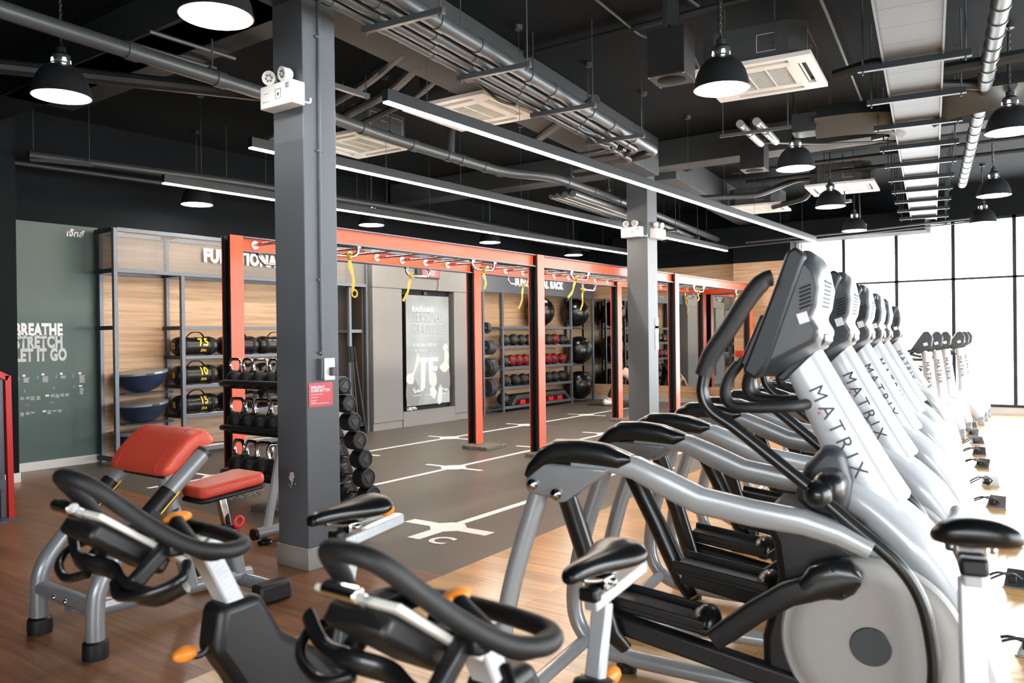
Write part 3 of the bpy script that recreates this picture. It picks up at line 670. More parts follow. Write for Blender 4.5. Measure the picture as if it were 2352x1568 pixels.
lamps = [(2.62, 3.92, 'pendant lamp cut by the top edge, left of the big column'), (2.78, 6.08, 'pendant lamp at the far upper left'), (5.63, 2.19, 'pendant lamp in front of the near ceiling cassette'),
         (8.82, 2.61, 'second pendant lamp of the row above the elliptical trainers'), (11.76, 3.0, 'third pendant lamp of the row above the elliptical trainers'), (14.76, 3.37, 'farthest pendant lamp of the row above the elliptical trainers'),
         (6.03, 9.5, 'pendant lamp under the left end of the rear lit strip'), (8.83, 9.16, 'pendant lamp just right of the big column, above the red beam'), (11.87, 9.16, 'pendant lamp above the red beam over the second post'), (14.91, 9.2, 'pendant lamp at the back, left of the far column'),
         (8.45, 0.60, 'pendant lamp at the right picture edge'), (12.25, 1.06, 'dark pendant lamp right of the flat duct, before the far windows'), (15.16, 1.47, 'smallest pendant lamp, in front of the far windows')]
p0 = pendant()
for i, (x, y, lab) in enumerate(lamps):
    if i == 0: p0.location = (x, y, 3.3); p0['label'] = lab; p0['group'] = 'pendant lamps'
    else: dup(p0, (x, y, 3.3), i*0.7, lab, 'pendant lamps')
# ---- strip lights
def strip_light(x0, y0, x1, y1, lab):
    L = math.hypot(x1-x0, y1-y0)
    t = thing('strip_light', lab, 'lamp', (x0, y0, 3.2), math.atan2(y1-y0, x1-x0), 'hanging strip lights')
    MB().box(0, -0.03, 0.012, L, 0.03, 0.1).build('housing', 'lamp_shade', t, bevel=0.003)
    MB().box(0.004, -0.024, 0.0, L-0.004, 0.024, 0.0125).build('diffuser', 'led', t, smooth=0)
    k = 0.45
    while k < L:
        MB().cyl((k, 0, 0.1), (k, 0, 1.07), 0.0022, n=5).lathe([(0.035, 1.03), (0.04, 1.07)], 12, (k, 0, 0)).build('suspension_wire', 'pipe', t); k += 1.22
strip_light(4.1, 4.1, 15.1, 4.13, 'longest hanging strip light, nearest the camera')
strip_light(4.33, 6.0, 15.55, 5.98, 'hanging strip light passing behind both columns, the middle one')
strip_light(4.71, 8.05, 14.75, 7.74, 'rear hanging strip light, starting over the shelving')

# ---- emergency lights
def emergency(loc, rz, lab):
    t = thing('emergency_light', lab, 'emergency light', loc, rz)
    MB().cbox((0, 0, 0), (0.32, 0.11, 0.15)).build('case', 'offwhite', t, bevel=0.008)
    for k, (x, tilt) in enumerate(((-0.1, 0.5), (0.06, -0.1))):
        Mh = Matrix.Translation((x, -0.01, 0.13)) @ Matrix.Rotation(PI/2 + 0.15, 4, 'X') @ Matrix.Rotation(tilt, 4, 'Y')
        h = MB().lathe([(0.03, -0.03), (0.04, -0.015), (0.044, 0.02), (0.047, 0.032), (0.047, 0.04), (0.036, 0.04), (0.034, 0.033)], 24, M=Mh).build('lamp_head', 'offwhite', t)
        m = MB()
        for q in range(6): m.sphere(Mh @ V(0.02*math.cos(q*PI/3), 0.02*math.sin(q*PI/3), 0.036), 0.008, 8, 6)
        m.build('lens', 'steel', h)
        MB().cyl((x, -0.01, 0.07), (x, -0.01, 0.1), 0.014, n=12).build('swivel', 'offwhite', t)
    m = MB()
    for q in range(4): m.box(0.1, -0.0565, 0.025+q*0.009, 0.135, -0.0545, 0.029+q*0.009)
    m.box(0.0, -0.0565, -0.03, 0.055, -0.0545, -0.028).box(0.0, -0.0565, 0.03, 0.055, -0.0545, 0.032).box(0.0, -0.0565, -0.03, 0.002, -0.0545, 0.03).box(0.053, -0.0565, -0.03, 0.055, -0.0545, 0.03).box(0.02, -0.0565, -0.01, 0.034, -0.0545, 0.008)
    m.box(-0.13, -0.0565, -0.045, -0.127, -0.0545, -0.02).box(-0.12, -0.0565, -0.035, -0.07, -0.0545, -0.032).box(-0.12, -0.0565, 0.02, -0.075, -0.0545, 0.022)
    m.build('printed_marks', 'dark_print', t, smooth=0)
    MB().tube(smooth_path([(0.155, -0.01, -0.01), (0.19, 0.0, -0.06), (0.215, 0.045, -0.07), (0.218, 0.052, -0.04)], 5), 0.006, 6).build('cable', 'offwhite', t)
    return t
emergency((3.335, 4.27, 3.095), -PI/2, 'white emergency light with two lamp heads high on the big column')
emergency((10.85, 5.225, 3.02), 0.0, 'white emergency light on the pale right face of the far column')
emergency((10.565, 5.5, 3.04), -PI/2, 'white emergency light on the dark left side of the far column')
# ---- big column fittings
t = thing('cable_conduit', 'grey conduit clipped down the big column to the switch', 'conduit')
MB().tube(smooth_path([(3.42, 4.3, 4.26), (3.53, 4.126, 4.05), (3.52, 4.124, 3.6), (3.512, 4.124, 2.0), (3.515, 4.124, 1.4)], 6), 0.011, 10).build('pipe', 'column', t)
for z in (3.5, 2.75, 1.9, 1.42): MB().cbox((3.514, 4.127, z), (0.05, 0.018, 0.012)).build('clip', 'column', t)
t = thing('call_switch', 'white switch box with a covered push button on the big column', 'switch', (3.535, 4.12, 1.31))
MB().cbox((0, 0, 0), (0.1, 0.045, 0.14)).build('back_box', 'column', t, bevel=0.004); MB().cbox((0.012, -0.028, 0), (0.088, 0.012, 0.146)).build('face_plate', 'offwhite', t, bevel=0.004); MB().cbox((0.03, -0.05, -0.015), (0.05, 0.03, 0.055)).build('button_cover', 'duct', t, bevel=0.005)
t = thing('wall_notice', 'red notice reading emergency duress button on the big column', 'sign', (3.41, 4.137, 1.066))
MB().cbox((0.1, 0, 0.077), (0.2, 0.004, 0.158)).build('plate', 'redsign', t)
Mx = lambda x, z: face((x, -0.0035, z), (1, 0, 0), (0, 0, 1))
text('lettering', 'EMERGENCY\nDURESS BUTTON', 0.026, 'white_print', Mx(0.015, 0.118), t, bold=0.03, sx=0.78, line=0.85)
m = MB()
for z, w in ((0.078, 0.1), (0.06, 0.06), (0.04, 0.05), (0.028, 0.04), (0.018, 0.15)): m.box(0.015, -0.004, z, 0.015+w, -0.003, z+0.003)
m.build('small_print', 'white_print', t, smooth=0)
for i, (z, h) in enumerate(((1.62, 0.16), (1.3, 0.36))):
    tag(MB().box(10.84, 5.272, z, 10.935, 5.279, z+h).build('wall_notice', 'white_print'), ['small white notice on the far column, the upper one', 'taller white notice on the far column, the lower one'][i], 'sign')

# ================================================================ training rig
YN, YF, ZT = 5.70, 6.90, 2.56          # front faces of the near and far rows, top
RB = ZT-0.155
t = thing('training_rig', 'long orange red training rig of posts, twin beams and chrome rungs over the rubber floor', 'training rig')
near_x = [4.62, 8.37, 12.48, 16.08]; far_x = [4.735, 8.58, 12.67, 16.55]
def post(x, y):
    p = MB().box(x, y, 0.045, x+0.15, y+0.012, ZT).box(x, y+0.138, 0.045, x+0.15, y+0.15, ZT).build('post', 'orange', t, bevel=0.002)
    MB().box(x+0.068, y+0.0125, 0.045, x+0.082, y+0.1375, ZT-0.002).build('post_web', 'dark_steel', p)
    MB().box(x+0.001, y+0.0125, 0.045, x+0.0675, y+0.04, ZT-0.002).box(x+0.001, y+0.11, 0.045, x+0.0675, y+0.1375, ZT-0.002).build('post_inner_lip', 'dark_steel', p)
    return p
for x in near_x: post(x, YN)
for x in far_x: post(x, YF)
def ibeam(x0, x1, y):
    w = MB().box(x0, y+0.068, RB+0.012, x1, y+0.082, ZT-0.012).build('beam', 'orange', t)
    MB().box(x0, y+0.02, ZT-0.012, x1, y+0.13, ZT).box(x0, y+0.02, RB, x1, y+0.13, RB+0.012).build('beam_flange', 'steel_frame', w)
for xs, y in ((near_x, YN), (far_x, YF)):
    for a, b in zip(xs, xs[1:]): ibeam(a+0.151, b-0.001, y)
for a, b in ((near_x[-1], far_x[-1]),):
    MB().prism([(a+0.06, YN+0.151), (a+0.075, YN+0.151), (b+0.075, YF-0.001), (b+0.06, YF-0.001)], (0, 0, RB+0.012), (1, 0, 0), (0, 1, 0), (0, 0, 0.13)).build('end_beam', 'orange', t)
k = 0; x = 5.07
while x < 16.3:
    if all(abs(x-q-0.07) > 0.12 for q in near_x+far_x):
        xo = x + 0.0
        r = MB().cyl((x, YN+0.083, 2.487), (x, YF+0.067, 2.487), 0.0165, n=12).build('rung', 'chrome', t)
        MB().lathe([(0.018, 0), (0.046, 0), (0.048, 0.005), (0.044, 0.009), (0.018, 0.009)], 20, M=Matrix.Translation((x, YF+0.067, 2.487)) @ Matrix.Rotation(PI/2, 4, 'X')).build('rung_collar', 'silver_light', r)
    x += 0.432
def block(px, py, i, lab):
    tag(MB().box(px, py, 0, px+0.46, py+0.42, 0.044).build('rubber_block', 'rubber_block', bevel=0.003), lab, 'floor block', 'rubber blocks under the rig posts')
blabs_n = ['speckled rubber block under the rig post hidden by the big column', 'speckled rubber block under the second near rig post', 'speckled rubber block under the third near rig post', 'speckled rubber block under the last near rig post']
blabs_f = ['speckled rubber block under the rig post by the kettlebells', 'speckled rubber block under the far rig post right of the display', 'speckled rubber block under the far rig post beside the far column', 'speckled rubber block under the last far rig post']
for i, x in enumerate(near_x): block(x-0.16 if i else 4.34, YN-0.3 if i else 5.65, i, blabs_n[i])
for i, x in enumerate(far_x): block(x-0.2 if i else 4.38, YF-0.33 if i else 6.58, i, blabs_f[i])
# chrome handles under the beams with knotted yellow straps
def handle(x0, x1, y):
    m = MB(); z = RB
    m.tube(fillet([(x0, y, z-0.004), (x0, y, z-0.05), (x0+0.05, y, z-0.1), (x1-0.05, y, z-0.1), (x1, y, z-0.05), (x1, y, z-0.004)], 0.05), 0.0165, 12)
    for x in (x0, x1): m.lathe([(0.017, -0.02), (0.036, -0.018), (0.036, 0)], 16, (x, y, z))
    m.build('handle', 'chrome', t)
def strap(xk, y, xe, ze, lab, loop=False):
    s = thing('hanging_strap', lab, 'strap', (xk, y, RB-0.1), 0, 'yellow straps knotted on the rig handles')
    m = MB()
    for q in range(3): m.tube(smooth_path([(0.028*math.cos(a)+0.012*(q-1), 0.026*math.sin(a+q), 0.03*math.sin(a)) for a in [2*PI*i/8 for i in range(8)]], 3, True), 0.014, 6, True, flat=(1.0, 0.45))
    m.build('knot', 'yellow', s)
    dx, dz = xe-xk, ze-(RB-0.1); n = 9; pts = []; R = []
    for i in range(n):
        q = i/(n-1); pts.append((dx*q + 0.012*math.sin(q*5), 0.015*math.sin(q*7), -0.02 + (dz+0.02)*q)); R.append(0.012 + 0.022*math.sin(PI*min(1, q*0.9+0.1))*(0.6+0.4*math.sin(q*9)))
    R[-1] = 0.024
    MB().tube(pts, R, 8, flat=(1.0, 0.16), up=(0, 1, 0)).build('strap_tail', 'yellow', s)
    if loop: MB().torus((dx, 0.0, dz-0.02), 0.035, 0.009, 'Y', 14, 6).build('loop', 'yellow', s)
HN = [(5.0, 5.38), (7.14, 7.55), (9.28, 9.73), (13.4, 13.85), (15.47, 15.93)]
HF = [(5.13, 5.55), (7.31, 7.74), (9.46, 9.96), (11.57, 12.0), (15.75, 16.18)]
for a, b in HN: handle(a, b, YN+0.075)
for a, b in HF: handle(a, b, YF+0.075)
strap(5.27, YN+0.075, 5.33, 1.97, 'yellow strap hanging just right of the big column, ending in a loop', True)
strap(7.36, YN+0.075, 7.39, 2.08, 'short yellow strap knotted between the near beam and the dark far post', False)
strap(9.42, YN+0.075, 9.23, 2.04, 'yellow strap slanting left over the stability ball rack', False)
strap(13.63, YN+0.075, 13.62, 2.13, 'short yellow strap on the near beam past the far column', False)
strap(15.58, YN+0.075, 15.3, 1.96, 'yellow strap slanting left at the far end of the near beam', False)
strap(7.40, YF+0.075, 7.27, 1.98, 'yellow strap hanging over the corner of the display screen', False)
strap(9.86, YF+0.075, 9.75, 1.94, 'yellow strap hanging in front of the rack lettering', False)
strap(11.6, YF+0.075, 11.53, 1.96, 'yellow strap dangling over the ball marked 65', False)
strap(15.8, YF+0.075, 15.9, 2.0, 'yellow strap on the far beam in front of the mirror', False)
# kettlebell tiers strapped to the first pair of posts
KZ = (1.118, 0.70, 0.285)
t = thing('kettlebell_rack', 'three tier black tube rack for kettlebells between the first rig posts', 'rack')
for z in KZ:
    MB().tube(fillet([(4.72, 6.84, z-0.03), (4.5, 6.74, z-0.02), (4.44, 6.6, z), (4.43, 5.9, z), (4.43, 5.62, z)], 0.12), 0.027, 12).build('tier_rail', 'dark_steel', t)
    MB().tube(fillet([(4.72, 6.86, z-0.045), (4.66, 6.7, z-0.05), (4.66, 5.62, z-0.05)], 0.1), 0.022, 12).build('tier_rail', 'dark_steel', t)
    MB().box(4.45, 5.62, z-0.055, 4.65, 6.62, z-0.045).build('tray', 'matte_black', t)
def kettlebell(s=1.0):
    k = thing('kettlebell', 'x', 'kettlebell')
    MB().lathe([(0.0, 0.0), (0.05*s, 0.0), (0.078*s, 0.022*s), (0.09*s, 0.06*s), (0.092*s, 0.09*s), (0.084*s, 0.125*s), (0.062*s, 0.152*s), (0.035*s, 0.166*s), (0.0, 0.17*s)], 24).build('bell', 'rubber', k, smooth=60)
    for sx in (-1, 1): MB().cyl((0, sx*0.05*s, 0.135*s), (0, sx*0.06*s, 0.172*s), 0.019*s, n=12).build('collar', 'matte_black', k)
    MB().tube(fillet([(0, -0.058*s, 0.165*s), (0, -0.076*s, 0.225*s), (0, -0.058*s, 0.282*s), (0, 0.058*s, 0.282*s), (0, 0.076*s, 0.225*s), (0, 0.058*s, 0.165*s)], 0.045*s, 6), 0.0155*s, 12).build('handle', 'chrome', k, smooth=60)
    return k
kb = kettlebell()
tiers = ['top', 'middle', 'bottom']; pos = ['leftmost', 'second from the left', 'third from the left', 'beside the big column']
first = True
for ti, z in enumerate(KZ):
    for j in range(5):
        y = (6.57, 6.38, 6.19, 6.0, 5.81)[j]-0.02*ti; lab = f'chrome handled black kettlebell on the {tiers[ti]} tier, ' + (pos[j] if j < 4 else 'mostly hidden behind the big column')
        sc = (0.92, 1.08, 1.16)[ti]; rz = random.uniform(-0.5, 0.6)
        o = kb if first else dup(kb, (0, 0, 0))
        first = False
        o.location = (4.55, y, z-0.045); o.rotation_euler = (0, 0, rz+0.35); o.scale = (sc, sc, sc); o['label'] = lab; o['group'] = 'kettlebells on the tiers'
# ---- dumbbell tower behind the big column
t = thing('dumbbell_tower', 'silver sloping dumbbell tower standing behind the big column', 'rack')
for y in (4.98, 4.62):
    b = MB().cyl((3.6, y, 0.085), (4.62, y, 0.085), 0.042, n=18).build('base_tube', 'silver', t)
    MB().cyl((3.575, y, 0.085), (3.602, y, 0.085), 0.043, n=18).build('end_cap', 'black', b)
    for x in (3.68, 4.5): MB().lathe([(0.0, 0.0), (0.05, 0.0), (0.054, 0.012), (0.05, 0.024), (0.02, 0.03), (0.02, 0.05)], 18, (x, y, 0)).build('rubber_foot', 'black', b)
for y in (4.62,):
    MB().bar((4.36, y, 0.1), (3.99, y, 1.3), 0.08, 0.05, (0, 1, 0)).build('upright', 'silver_light', t, bevel=0.01)
    MB().bar((3.7, y, 0.1), (3.97, y, 1.3), 0.08, 0.05, (0, 1, 0)).build('upright', 'silver_light', t, bevel=0.01)
for y in (4.98,): MB().bar((4.36, y, 0.1), (3.99, y, 1.3), 0.06, 0.04, (0, 1, 0)).build('upright', 'silver_light', t, bevel=0.01); MB().bar((3.7, y, 0.1), (3.97, y, 1.3), 0.06, 0.04, (0, 1, 0)).build('upright', 'silver_light', t, bevel=0.01)
DBP = [(3.97, 1.161), (4.01, 1.026), (4.06, 0.887), (4.11, 0.744), (4.165, 0.599), (4.19, 0.455), (4.24, 0.313)]
for x, z in DBP:
    for y in (4.56, 4.66): MB().bar((x-0.1, y, z-0.055), (x+0.05, y, z-0.025), 0.03, 0.012).bar((x+0.05, y, z-0.03), (x+0.055, y, z+0.015), 0.03, 0.01, (1, 0, 0)).build('cradle', 'silver_mid', t)
def dumbbell():
    d = thing('dumbbell', 'x', 'dumbbell')
    for sy in (-1, 1):
        M = Matrix.Translation((0, sy*0.085, 0)) @ Matrix.Rotation(-sy*PI/2, 4, 'X')
        h = MB().lathe([(0.035, 0.0), (0.07, 0.004), (0.082, 0.02), (0.084, 0.09), (0.078, 0.112), (0.066, 0.118), (0.062, 0.112), (0.0, 0.112)], 12, M=M).build('head', 'rubber', d, smooth=25)
        MB().prism([(0.05*math.cos(a), 0.05*math.sin(a)) for a in (PI/2, PI/2+2*PI/3, PI/2+4*PI/3)], (0, sy*0.1965, 0), (1, 0, 0), (0, 0, 1), (0, sy*0.004, 0)).build('head_badge', 'graphite', h, bevel=0.002)
    MB().lathe([(0.016, -0.09), (0.016, -0.05), (0.019, 0.0), (0.016, 0.05), (0.016, 0.09)], 14, M=Matrix.Rotation(PI/2, 4, 'X')).build('handle', 'chrome', d)
    for sy in (-1, 1): MB().cyl((0, sy*0.07, 0), (0, sy*0.088, 0), 0.024, n=14).build('collar', 'chrome', d)
    return d
db = dumbbell(); nm = ['topmost', 'second from the top', 'third from the top', 'fourth from the top', 'third from the bottom', 'second from the bottom', 'lowest']
for i, (x, z) in enumerate(DBP):
    o = db if i == 0 else dup(db, (0, 0, 0))
    sc = 0.8 + 0.03*i
    o.location = (x, 4.61, z+0.01); o.scale = (sc, 1.0, sc); o.rotation_euler = (0, random.uniform(0, 1), 0); o['label'] = f'black round headed dumbbell on the tower, {nm[i]}'; o['group'] = 'dumbbells on the tower'

# ================================================================ back wall
t = thing('wall_mural', 'green stretching wall print with white headline and small exercise diagrams', 'wall graphic')
MB().box(3.84, 10.18, 0.1, 5.07, 10.2, 2.955).build('print_sheet', 'green', t)
PW = lambda x, z, y=10.178: face((x, y, z), (1, 0, 0), (0, 0, 1))
for i, (s, z, sx) in enumerate((('BREATHE', 1.60, 0.66), ('STRETCH', 1.455, 0.655), ('LET IT GO', 1.30, 0.645))):
    text('headline', s, 0.2, 'white_print' if i == 0 else 'grey_print', PW(4.085, z), t, bold=0.052, sx=sx*0.93, spacing=1.08)
text('logo_lettering', 'เจ็ทส์', 0.105, 'white_print', PW(4.68, 2.82), t, bold=0.025, shear=0.2)
m = MB(); m2 = MB(); m3 = MB(); m4 = MB()
def lines(x, z, w, n):
    for q in range(n): m.box(x, 10.177, z-q*0.012, x+w*random.uniform(0.75, 1), 10.179, z-q*0.012+0.006)
for x, z, n, hx in ((4.18, 1.10, 5, 4.17), (4.39, 1.105, 6, 4.38), (4.6, 1.105, 3, 4.59), (4.82, 1.10, 8, 4.81)):
    lines(x, z-0.005, 0.07, n); m2.box(hx, 10.177, z+0.015, hx+0.03, 10.179, z+0.04)
for x, z, n in ((4.14, 0.87, 3), (4.2, 0.87, 3), (4.255, 0.87, 4), (4.32, 0.87, 4), (4.48, 0.88, 3), (4.535, 0.88, 4), (4.59, 0.88, 3), (4.65, 0.88, 3), (4.82, 0.94, 7), (4.14, 0.69, 4), (4.2, 0.69, 3), (4.255, 0.69, 2), (4.44, 0.69, 4), (4.5, 0.69, 2), (4.56, 0.69, 3)): lines(x, z, 0.048, n)
for x, z in ((4.42, 0.865), (4.81, 0.96), (4.385, 0.68)): m2.box(x, 10.177, z, x+0.04, 10.179, z+0.022)
def figure(x, z, w, h):
    MB().prism([(-w*.5, 0), (w*.5, 0), (w*.4, h*.7), (w*.15, h), (-w*.2, h), (-w*.4, h*.6)], (x, 10.1785, z), (1, 0, 0), (0, 0, 1), (0, -0.001, 0)).build('diagram_figure', 'blue_print', t, smooth=0)
    MB().prism([(-w*.1, h), (w*.25, h), (w*.2, h*1.3), (-w*.05, h*1.3)], (x, 10.1785, z), (1, 0, 0), (0, 0, 1), (0, -0.001, 0)).build('diagram_accent', 'red', t, smooth=0)
for x, z in ((4.12, 1.07), (4.335, 1.08), (4.545, 1.08), (4.745, 1.08)): figure(x, z, 0.028, 0.05)
for x, z in ((4.19, 0.93), (4.515, 0.95), (4.755, 0.95)): figure(x, z, 0.03, 0.035)
for bx, mm in (((4.22, 10.177, 0.77, 4.245, 10.179, 0.78), 'blue_print'), ((4.47, 10.177, 0.78, 4.52, 10.179, 0.795), 'blue_print'), ((4.185, 10.177, 0.772, 4.222, 10.179, 0.784), 'red'), ((4.485, 10.177, 0.797, 4.505, 10.179, 0.805), 'red')):
    MB().box(*bx).build('diagram_figure' if mm == 'blue_print' else 'diagram_accent', mm, t, smooth=0)
m.build('caption_lines', 'grey_print', t, smooth=0); m2.build('caption_titles', 'white_print', t, smooth=0)
# red framed mesh screen at the left edge
t = thing('mesh_screen', 'red framed dark mesh screen at the left picture edge', 'screen')
m = MB()
m.bar((2.0, 7.55, 1.72), (2.97, 7.55, 1.21), 0.045, 0.05).bar((2.97, 7.55, 1.23), (2.985, 7.55, 0.0), 0.045, 0.045, (1, 0, 0)); m.build('frame', 'red', t)
MB().prism([(2.0, 0.34), (2.92, 0.34), (2.91, 1.2), (2.0, 1.66)], (0, 7.56, 0), (1, 0, 0), (0, 0, 1), (0, 0.006, 0)).build('mesh_infill', 'mesh_gate', t, smooth=0)
m = MB().bar((2.0, 7.56, 0.33), (2.95, 7.56, 0.3), 0.04, 0.07); m.bar((2.93, 7.57, 0.0), (2.92, 7.57, 1.2), 0.03, 0.035, (1, 0, 0)); m.build('inner_frame', 'steel_frame', t)
MB().box(2.3, 7.4, 0, 3.0, 7.7, 0.012).build('foot_plate', 'steel_frame', t)

# ---- left shelving unit
Y1, Y1B, B = 9.59, 10.12, 0.05
t = thing('shelving_unit', 'tall grey steel shelving with perforated header lettered functional, left of the display', 'shelving')
fx = [4.962, 5.87, 7.95, 9.13]
for x in fx:
    MB().box(x-B/2 if x > 5 else x, Y1, 0, x+B/2 if x > 5 else x+B, Y1+B, 2.9 if x in (fx[0], fx[3]) else 2.36).build('front_post', 'steel_frame', t, bevel=0.003)
for x in (5.03, 5.92, 7.08, 8.78, 9.14): MB().box(x, Y1B-B, 0, x+0.045, Y1B, 2.9).build('rear_post', 'steel_frame', t)
for z0, z1 in ((2.86, 2.91), (2.36, 2.41)): MB().box(fx[0]+B, Y1, z0, fx[3]-B/2, Y1+B, z1).box(fx[0]+B, Y1B-B, z0, fx[3], Y1B, z1).build('header_rail', 'steel_frame', t, bevel=0.002)
for x in (4.965, 5.855, 9.11):
    for z in (2.86, 2.36, 1.66, 0.05): MB().box(x, Y1+B, z, x+0.04, Y1B-B, z+0.05).build('side_rail', 'dark_steel', t)
for z in (1.66, 1.275, 0.89, 0.5, 0.05):
    MB().box(5.895, Y1, z, 7.925, Y1+B, z+0.045).build('shelf_rail', 'steel_frame', t, bevel=0.002)
    if z < 1.5:
        s = MB()
        for q in range(6): s.cyl((5.9, Y1+0.1+q*0.075, z+0.036), (7.92, Y1+0.1+q*0.075, z+0.036), 0.008, n=6)
        s.build('shelf_bars', 'steel', t); MB().box(5.87, Y1+B, z, 5.91, Y1B-B, z+0.045).box(7.93, Y1+B, z, 7.97, Y1B-B, z+0.045).build('shelf_bracket', 'dark_steel', t)
MB().box(fx[0]+B, Y1+0.02, 2.41, fx[3]-B/2, Y1+0.022, 2.86).build('header_mesh', 'mesh_v', t, smooth=0)
MB().box(4.985, Y1+B, 2.41, 4.987, Y1B-B, 2.86).build('side_mesh', 'mesh_side', t, smooth=0)
text('header_lettering', 'FUNCTIONAL RACK', 0.235, 'white_print', face((6.165, Y1-0.012, 2.575), (1, 0, 0), (0, 0, 1)), t, bold=0.055, sx=0.80, depth=0.006, spacing=1.1)
for z in (0.86, 0.475, 0.16): MB().cyl((5.2, Y1+0.25, z-0.012), (5.86, Y1+0.25, z-0.012), 0.012, n=8).cyl((5.2, Y1+0.4, z-0.012), (5.86, Y1+0.4, z-0.012), 0.012, n=8).build('dome_bracket', 'steel_frame', t)
t = thing('end_cabinet', 'dark open cabinet at the right end of the left shelving', 'cabinet')
MB().box(8.83, 10.0, 0.1, 9.1, 10.06, 2.35).build('back_panel', 'brownblack', t); MB().box(9.06, Y1+0.06, 0.1, 9.105, 10.0, 2.35).build('side_panel', 'brownblack', t)
MB().box(8.83, Y1+0.06, 1.62, 9.06, 10.0, 1.67).build('shelf', 'steel_frame', t); MB().box(8.8, Y1+0.05, 0.1, 9.06, 10.0, 0.15).build('bottom_shelf', 'dark_steel', t); MB().box(8.78, Y1+0.05, 0.1, 8.83, Y1+0.1, 2.35).build('jamb', 'steel_frame', t)
# half balls
def half_ball():
    d = thing('balance_trainer', 'x', 'balance trainer')
    MB().lathe([(0.0, -0.235), (0.1, -0.228), (0.19, -0.19), (0.265, -0.12), (0.305, -0.03), (0.315, 0.0)], 36, caps=False).build('dome', 'navy', d, smooth=60)
    r = MB().lathe([(0.0, 0.0), (0.315, 0.0), (0.325, 0.006), (0.325, 0.03), (0.315, 0.036), (0.0, 0.036)], 36).build('platform', 'silver_mid', d)
    MB().cbox((-0.05, -0.325, 0.018), (0.1, 0.012, 0.02)).build('grip_slot', 'black', r)
    return d
hb = half_ball()
for i, (z, lab) in enumerate(((1.10, 'navy half ball balance trainer, upper one on the wall brackets'), (0.71, 'navy half ball balance trainer, middle one on the wall brackets'), (0.345, 'dark half ball balance trainer, lowest, behind the red curl bench pad'))):
    o = hb if i == 0 else dup(hb, (0, 0, 0))
    o.location = (5.43, 9.86, z); o.rotation_euler = (0.02, -0.09+0.02*i, 0.2*i); o['label'] = lab; o['group'] = 'half ball balance trainers'
# weighted bags
def bag(body, word, L=0.62, r=0.125):
    b = thing('power_bag', 'x', 'weight bag')
    n = 13; pts = []; R = []
    for i in range(n):
        q = i/(n-1); pts.append((-L/2+L*q, 0, r)); R.append(r*(0.72 if i in (0, n-1) else 0.97+0.04*math.sin(i*2.3)))
    MB().tube(pts, R, 22).build('bag_body', 'vinyl', b, smooth=60)
    for x in (-0.2, 0.2):
        MB().tube([(x-0.02, 0, r), (x+0.02, 0, r)], r*1.035, 22).build('band', 'matte_black', b)
    MB().tube(smooth_path([(-0.13, -0.02, 2*r-0.005), (-0.06, -0.03, 2*r+0.055), (0.06, -0.03, 2*r+0.055), (0.13, -0.02, 2*r-0.005)], 6), 0.013, 6, flat=(1.3, 0.5)).build('carry_handle', 'matte_black', b)
    if body:
        for s, sz, z in ((body, 0.15, 0.005), (word, 0.05, -0.075)):
            me = densify(text_mesh(s, sz, bold=0.04, sx=0.8, align='CENTER'), 0.02)
            for v in me.vertices:
                a = (v.co.y+z)/r; v.co = V(v.co.x+0.06, -r*1.04*math.cos(a), r+r*1.04*math.sin(a))
            me.materials.clear(); me.materials.append(MT['yellow_print'])
            o = D.objects.new('printed_number' if sz > 0.1 else 'printed_name', me); COL.objects.link(o); o.parent = b
        me = text_mesh(body, 0.1, bold=0.04, sx=0.7, align='CENTER'); me.transform(Matrix.Translation((-L/2-0.004, 0, r-0.03)) @ Matrix.Rotation(-PI/2, 4, 'Z') @ Matrix.Rotation(PI/2, 4, 'X'))
        me.materials.clear(); me.materials.append(MT['yellow_print']); o = D.objects.new('end_number', me); COL.objects.link(o); o.parent = b
    return b
SZ = {0: 1.32, 1: 0.935, 2: 0.545}
rows = {0: ('7.5', 'upper'), 1: ('10', 'middle'), 2: ('15', 'lower')}
pb = bag(None, None)
usedp = False
for k, z in SZ.items():
    n, wd = rows[k]
    o = bag(n, 'ZIVA'); o.location = (6.14, 9.78, z); o.rotation_euler = ((0.0 if k < 2 else -0.75), 0, 0.03) if k < 2 else (0, 0, 0.04)
    if k == 2: o.rotation_euler = (0, 0, 0.04)
    o['label'] = f'black bag printed {n} in yellow at the left of the {wd} shelf'; o['group'] = 'weight bags on the shelving'
    for j, x in enumerate((6.82, 7.45)):
        p = pb if not usedp else dup(pb, (0, 0, 0)); usedp = True
        p.location = (x, 9.8+0.02*j, z); p.rotation_euler = (0, 0, 0.05*j); p['label'] = f'plain banded black bag on the {wd} shelf, ' + ('partly behind the first rig post' if j == 0 else 'just left of the big column'); p['group'] = 'weight bags on the shelving'
# padded bars leaning in the corner
for i, (xb, xt) in enumerate(((8.63, 8.63), (8.70, 8.69), (8.79, 8.73), (8.95, 8.79))):
    t = thing('weighted_bar', ['leftmost weighted bar leaning by the dark cabinet', 'second weighted bar from the left by the dark cabinet', 'third weighted bar from the left by the dark cabinet', 'rightmost, most slanted weighted bar against the dark cabinet'][i], 'bar', group='weighted bars in the corner')
    a = V(xb, 9.52, 0.0); b = V(xt, 9.5+0.02*i if i < 3 else 9.56, 1.40)
    a.y = 9.46
    MB().cyl(a, b, 0.013, n=10).build('shaft', 'graphite', t); MB().cyl(a.lerp(b, 0.82), b, 0.02, n=10).build('grip', 'matte_black', t); MB().cyl(a, a.lerp(b, 0.07), 0.017, n=10).build('end_cap', 'black', t); MB().cyl(a.lerp(b, 0.1), a.lerp(b, 0.12), 0.024, n=10).build('stop_ring', 'black', t)

